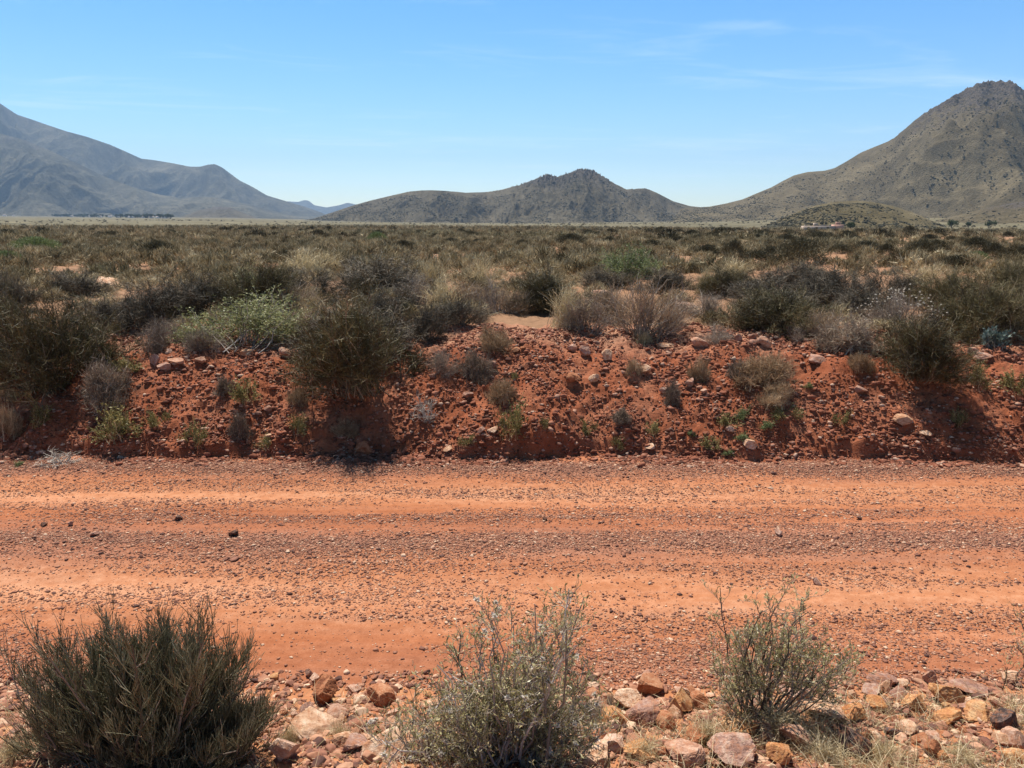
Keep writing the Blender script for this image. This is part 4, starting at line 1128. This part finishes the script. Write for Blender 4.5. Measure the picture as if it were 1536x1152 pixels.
# twigs at the right border, sprays at the feet of the stones
p0, S_, L_, Lf, *_ = limbs_bush(1004, 1545, 1040, [(1530, 945, 2, 6), (1520, 985, 2, 6), (1560, 960, 3, 10)], 5, 5, 2, .07, .05, .03, .0016, .3, .6, .4, (2, .014, .004), .15, .12)
o = empty('sparse_shrub', p0, label='thin grey sprig cut by the right border beside the road', category='shrub')
obj('stems', S_.mesh('stems', [M_['wood']]), o); obj('foliage', Lf.mesh('foliage', [M_['leaf_pale']]), o)
for (px, py, w, h, kind, lb) in [(1060, 1118, 60, 44, 'straw', 'dry grass clump at the foot of the thin-trunked shrub'), (1170, 1100, 90, 34, 'straw', 'dry grass under the right side of the thin-trunked shrub'),
     (965, 1142, 60, 34, 'straw', 'dry grass clump right of the mauve wedge stone'), (1240, 1148, 80, 40, 'straw', 'dry grass clump left of the blackish boulder'),
     (1330, 1148, 70, 36, 'straw', 'dry grass clump right of the blackish boulder'), (1440, 1146, 70, 34, 'straw', 'dry grass clump right of the pointed rust stone'),
     (435, 1122, 40, 34, 'straw', 'thin grass between pale slab and dark broom bush'), (20, 1148, 60, 40, 'straw', 'yellowish grass in the bottom left corner'),
     (510, 1112, 40, 30, 'straw', 'thin dry grass beside the long cream slab'), (640, 1140, 60, 50, 'twig', 'low dry twigs at left foot of the white-tufted shrub'),
     (880, 1090, 60, 50, 'twig', 'low dry twigs at right foot of the white-tufted shrub'), (915, 1060, 30, 30, 'twig', 'small dry sprig above the bright ochre stone')]:
    plant(kind, px, py, w, h, lb)

# ------------------------------------------------------------------ far things: ruin, trees, village
def boxm(acc, x0, x1, y0, y1, z0, z1, t=.5):
    v = np.array([[x, y, z] for x in (x0, x1) for y in (y0, y1) for z in (z0, z1)], float)
    acc.add(v, np.array([[0, 1, 3, 2], [4, 6, 7, 5], [0, 4, 5, 1], [2, 3, 7, 6], [0, 2, 6, 4], [1, 5, 7, 3]]), np.full(8, t))
m_wall = tinted('whitewashed_wall', [(0, (.3, .22, .17)), (1, (.45, .35, .28))], .9, nscale=.8)
m_white = tinted('white_house_wall', [(0, (.5, .47, .43)), (1, (.72, .7, .66))], .9, nscale=.8)
m_pink = tinted('pink_plaster', [(0, (.42, .22, .16)), (1, (.58, .36, .28))], .9, nscale=.8)
m_roof = tinted('tin_roof', [(0, (.3, .2, .17)), (1, (.5, .42, .38))], .6, nscale=.8)
m_hole = tinted('dark_opening', [(0, (.03, .025, .02)), (1, (.05, .04, .035))], .9)
def at_d(px, d):
    r = ray(px, 340); r = r / r[1]; x, y = r[0] * d, d
    return np.array([x, y, ghz(x, y)])
p = at_d(1236, 235)
o = empty('farmhouse', p + np.array([0, 0, -.2]), R(-6), (.8, .8, .8), label='ruined white and pink farmhouse at the foot of the small hillock', category='house')
A = Acc(); boxm(A, -7, 4, 0, 5, 0, 2.0, .8)
boxm(A, -3.4, -2.2, .1, 2.2, 2.003, 3.1, .9); boxm(A, -2.197, 1.2, .3, 4, 2.003, 2.35, .6); boxm(A, -6.8, -5.9, .2, 1.4, 2.003, 2.3, .7)
obj('wall', A.mesh('wall', [m_wall]), o)
A = Acc(); boxm(A, 4.003, 7.2, .4, 5, 0, 2.5, .5); boxm(A, 4.6, 6.2, .8, 2, 2.501, 3.4, .4)
obj('annex', A.mesh('annex', [m_pink]), o)
for x in (-5.6, -2.6, 1.4):
    A = Acc(); boxm(A, x - .45, x + .45, -.02, .05, .5 if x != -2.6 else .0, 1.6, .5); obj('window' if x != -2.6 else 'door', A.mesh('opening', [m_hole]), o)

def tree_meshes(seed, w, h, n, mat):
    A = Acc(); 
    global rng
    keep = rng; rng = np.random.default_rng(seed)
    c = rng.normal(size=(7, 3)) * np.array([w * .2, w * .2, h * .13]) + np.array([0, 0, h * .58])
    k = rng.integers(0, 7, n); pos = c[k] + norm(rng.normal(size=(n, 3))) * (rng.random((n, 1)) ** .4) * np.array([w * .27, w * .27, h * .24])
    leaves(A, pos, norm(rng.normal(size=(n, 3))), h * .11, h * .07, rng.random(n))
    T = Acc(); b = np.zeros((5, 3)); b[:, 2] = -.2
    tubes(T, curves(b, norm(c[:5] - b), np.linalg.norm(c[:5], axis=1), 4, None, .04), h * .035, h * .012, rng.random(5), 6)
    rng = keep
    return T.mesh('trunk', [M_['wood']]), A.mesh('crown', [M_[mat]])
TR = [tree_meshes(s, 4, 4.6, 700, 'tree') for s in (1, 2, 3)]
def tree(px, d, h, label, group=None):
    p = at_d(px, d); t, c = TR[int(rng.integers(0, 3))]; s = h / 4.6
    o = empty('tree', p, rng.uniform(0, 6), (s * rng.uniform(.85, 1.3), s, s), label=label, category='tree', group=group)
    obj('trunk', t, o); obj('crown', c, o)
tree(1276, 228, 2.9, 'dark tree standing right beside the ruined farmhouse')
tree(1428, 330, 4.4, 'dark tree right of the small hillock, largest of the three')
tree(1452, 380, 3.0, 'slim dark tree between two bigger ones right of the small hillock')
tree(1484, 350, 4.0, 'dark tree farthest right beyond the small hillock')
HS = {}
def house(px, d, w, hgt, label, rz):
    p = at_d(px, d)
    o = empty('village_house', p + np.array([0, 0, -.4]), rz, label=label, category='house', group='white houses of the far village')
    A = Acc(); boxm(A, -w / 2, w / 2, 0, w * .7, 0, hgt, .7); obj('wall', A.mesh('wall', [m_white]), o)
    y0, y1, a = -.3, w * .7 + .3, w / 2 + .3
    A = Acc(); A.add(np.array([[-a, y0, hgt + .002], [a, y0, hgt + .002], [a, y1, hgt + .002], [-a, y1, hgt + .002], [-a, (y0 + y1) / 2, hgt + w * .22], [a, (y0 + y1) / 2, hgt + w * .22]], float),
        np.array([[0, 1, 5, 4], [2, 3, 4, 5], [3, 2, 1, 0]]), np.full(6, .6)); A.add(np.array([[-a, y0, hgt + .002], [-a, (y0 + y1) / 2, hgt + w * .22], [-a, y1, hgt + .002], [a, y0, hgt + .002], [a, y1, hgt + .002], [a, (y0 + y1) / 2, hgt + w * .22]], float), np.array([[0, 1, 2], [3, 4, 5]]), np.full(6, .6))
    obj('roof', A.mesh('roof', [m_roof]), o)
for i in range(14):
    px = [8, 22, 92, 108, 125, 137, 150, 166, 178, 196, 214, 228, 236, 247][i]
    house(px, [2300, 2350, 2150, 2100, 1900, 1850, 1700, 1650, 1600, 1500, 1480, 1350, 1330, 1360][i], rng.uniform(6, 9.5), rng.uniform(2.4, 3.2), 'tiny white house among trees of the far village', rng.uniform(-.5, .5))
for i in range(130):
    f = rng.random()
    px = 78 + 178 * f + rng.normal() * 4; d = 2200 - 950 * f + rng.normal() * 90
    tree(px, d, rng.uniform(4.5, 9), 'dark tree of the village grove at the foot of the left mountain', 'trees of the far village')

# ------------------------------------------------------------------ labels for the many small ones, by their place among landmarks
ORD = ['', 'second ', 'third ', 'fourth ', 'fifth ', 'sixth ', 'seventh ', 'eighth ', 'ninth ', 'tenth ', 'eleventh ', 'twelfth ']
LM = {'verge': [(225, 1070, 'dark foreground broom bush'), (485, 1040, 'upright rust red stone'), (470, 1105, 'long cream slab'), (575, 1140, 'broad pale bottom slab'), (755, 1080, 'white-tufted shrub'),
    (972, 1035, 'tilted rust-faced slab'), (963, 1080, 'grey brown lit-topped stone'), (926, 1125, 'mauve wedge stone'), (1030, 1140, 'smooth pinkish boulder'), (1130, 1070, 'thin-trunked shrub'),
    (1283, 1120, 'large blackish boulder'), (1250, 1075, 'wide cream stone'), (1428, 1045, 'hollow ochre stone'), (1405, 1120, 'pointed rust stone'), (1513, 1090, 'dark pitted stone'),
    (1465, 1040, 'long purple brown slab'), (1330, 1030, 'flat grey purple slab'), (20, 1100, 'pale stone by the left border')],
 'bank': [(165, 580, 'round grey plant'), (368, 590, 'lone yellow green tuft'), (548, 540, 'central broom bush'), (765, 630, 'tall yellow green tuft'), (880, 530, 'narrow upright dark stone'), (962, 480, 'tallest straw bush'),
    (1148, 515, 'tilted crest slab'), (1143, 560, 'widest pale brown tuft'), (1378, 560, 'slope broom bush'), (545, 675, 'round rusty boulder'), (1358, 640, 'jutting light slab'), (1490, 510, 'bluish plant'), (745, 510, 'low brown cushion plant'),
    (1125, 680, 'cream stone at the bank foot'), (95, 540, 'left broom bush')],
 'plain': [(940, 395, 'bright green round bush'), (785, 370, 'dark round plain bush'), (1230, 345, 'ruined farmhouse'), (55, 368, 'rounded dark green bush'), (566, 358, 'light green plain shrub'), (1195, 375, 'flat wide dark bush'),
    (1382, 380, 'biggest dark plain bush'), (648, 410, 'tall pale grass clump'), (560, 410, 'wide dark bush'), (158, 425, 'cream boulder'), (893, 445, 'pale rounded boulder'), (1345, 460, 'white flowered shrub'), (458, 395, 'pale grass clump beside the dark bush'),
    (1178, 460, 'rounded olive broom bush'), (818, 430, 'olive broom bush behind the gap'), (380, 420, 'green topped shrub'), (1490, 460, 'tall broom bush at the right border'), (1428, 335, 'largest of three dark trees'), (300, 440, 'dark twiggy bush behind the leafy shrub')]}
LM['road'] = LM['verge'] + LM['bank']
def autolabel(items, noun, zone):
    """items: (object, px, py, describing words)"""
    groups = {}
    for o, px, py, word in items:
        lx, ly, nm = min(LM[zone], key=lambda l: (l[0] - px) ** 2 + (2 * (l[1] - py)) ** 2)
        dx, dy = px - lx, 1.6 * (py - ly)
        rel = ('right of' if dx > 0 else 'left of') if abs(dx) > abs(dy) else ('in front of' if dy > 0 else 'behind')
        groups.setdefault((nm, rel, word), []).append((dx * dx + dy * dy, o))
    for (nm, rel, word), l in groups.items():
        l.sort(key=lambda q: q[0])
        for i, (_, o) in enumerate(l):
            sz = o.get('_sz', '')
            o['label'] = f"{word} {noun} {rel} the {nm}" if len(l) == 1 else f"{ORD[min(i, 11)]}closest {word} {noun} {rel} the {nm}"
for zone in ('verge', 'bank'):
    it = [(o, px, py, CW[kd] if w_ > .045 else 'small ' + CW[kd]) for o, px, py, w_, kd, z_, lb in STONES if z_ == zone and not lb]
    autolabel(it, 'stone', zone)
for o, px, py, w_, kd, z_, lb in STONES:
    o['group'] = {'verge': 'stones of the rubble beside the road', 'bank': 'stones on the bank', 'road': 'loose stones on the road', 'plain': 'rocks on the plain'}[z_]
autolabel([(o, px, py, 'brown') for o, kd, px, py, p in PL if kd == 'tuft'], 'scrub tuft', 'plain')
autolabel([(o, px, py, 'dark low') for o, kd, px, py, p in PL if kd == 'lowbush' and 'label' not in o], 'scrub bush', 'plain')
vh = sorted([o for o in C.objects if o.get('category') == 'house' and o.get('group')], key=lambda o: o.location.x / o.location.y)
for i, o in enumerate(vh):
    o['label'] = ('tiny white house of the far village, ' + ['first', 'second', 'third', 'fourth', 'fifth', 'sixth', 'seventh', 'eighth', 'ninth', 'tenth', 'eleventh', 'twelfth', 'thirteenth', 'last'][i] + ' from the left')
# ------------------------------------------------------------------ camera, light, sky
cam = bpy.data.cameras.new('camera'); co = bpy.data.objects.new('camera', cam); C.objects.link(co)
co.location = (0, 0, CAMZ); co.rotation_euler = (R(90) - PITCH, 0, 0)
cam.sensor_width = 36; cam.lens = F / 1536 * 36; cam.clip_start = .05; cam.clip_end = 40000
sc = bpy.context.scene; sc.camera = co
sun = bpy.data.lights.new('sun', 'SUN'); so = bpy.data.objects.new('sun', sun); C.objects.link(so)
sun.energy = 5.0; sun.angle = R(.5); sun.color = (1, .95, .87)
so.rotation_euler = (R(90) - SUN_EL, 0, R(180) - SUN_AZ + R(180) - R(0))
from mathutils import Vector
sd = Vector((math.sin(SUN_AZ) * math.cos(SUN_EL), math.cos(SUN_AZ) * math.cos(SUN_EL), math.sin(SUN_EL)))
so.rotation_euler = sd.to_track_quat('Z', 'Y').to_euler()
w = bpy.data.worlds.new('World'); sc.world = w; w.use_nodes = True
nt = w.node_tree; nt.nodes.clear()
out = nt.nodes.new('ShaderNodeOutputWorld')
sky0 = nd(nt, 'ShaderNodeTexSky', sky_type='NISHITA', sun_disc=False, sun_elevation=SUN_EL, sun_rotation=SUN_AZ, altitude=600, air_density=1.0, dust_density=.3, ozone_density=2.0)
sky = nd(nt, 'ShaderNodeHueSaturation', {'Saturation': 1.4, 'Value': 1.06, 'Color': sky0.outputs[0]})
g = nd(nt, 'ShaderNodeTexCoord').outputs['Generated']
sep = nd(nt, 'ShaderNodeSeparateXYZ', {0: g})
zz = mth(nt, 'MAXIMUM', sep.outputs[2], .03)
u = mth(nt, 'DIVIDE', sep.outputs[0], zz); v = mth(nt, 'DIVIDE', sep.outputs[1], zz)
vec = nd(nt, 'ShaderNodeCombineXYZ', {0: mth(nt, 'MULTIPLY_ADD', u, .5, mth(nt, 'MULTIPLY', v, .12)), 1: mth(nt, 'MULTIPLY_ADD', v, .95, mth(nt, 'MULTIPLY', u, -.22)), 2: 5.3}).outputs[0]
cl = mth(nt, 'MULTIPLY', tex(nt, vec, 1.6, 7, .62, .8), tex(nt, vec, .45, 3, .5))
cf = nd(nt, 'ShaderNodeMapRange', {'Value': cl, 'From Min': .27, 'From Max': .48, 'To Max': .3}).outputs[0]
col = mix(nt, cf, sky.outputs[0], (7.5, 8.3, 9.0))
zen = nd(nt, 'ShaderNodeMapRange', {'Value': sep.outputs[2], 'From Min': .27, 'From Max': .8, 'To Min': 1.0, 'To Max': .22}).outputs[0]  # sky dimmed overhead, above the view, added to cut fill light
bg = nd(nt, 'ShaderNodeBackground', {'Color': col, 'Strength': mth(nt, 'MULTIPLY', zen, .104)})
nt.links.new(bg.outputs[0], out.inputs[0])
# air
HZ = True
if HZ:
    m, nt, out = new_mat('haze_air')
    pv = nd(nt, 'ShaderNodeVolumePrincipled', {'Color': (.48, .7, 1.0), 'Density': 1e-4, 'Anisotropy': .1})
    nt.links.new(pv.outputs[0], out.inputs['Volume'])
    v = np.array([[x, y, z] for x in (-9000, 9000) for y in (-1000, 9000) for z in (-30, 760)], float)
    f = np.array([[0, 1, 3, 2], [4, 6, 7, 5], [0, 4, 5, 1], [2, 3, 7, 6], [0, 2, 6, 4], [1, 5, 7, 3]])
    me = mesh_np('haze', v, [f], [m]); obj('haze', me, kind='stuff')
sc.view_settings.view_transform = 'Standard'; sc.view_settings.look = 'None'
sc.view_settings.exposure = .65; sc.view_settings.gamma = 1
sc.render.engine = 'CYCLES'
sc.cycles.use_denoising = True; sc.render.filter_size = 1.2
sc.cycles.max_bounces = 6; sc.cycles.diffuse_bounces = 3; sc.cycles.transmission_bounces = 3; sc.cycles.volume_bounces = 0
sc.cycles.use_adaptive_sampling = True; sc.cycles.adaptive_threshold = .01
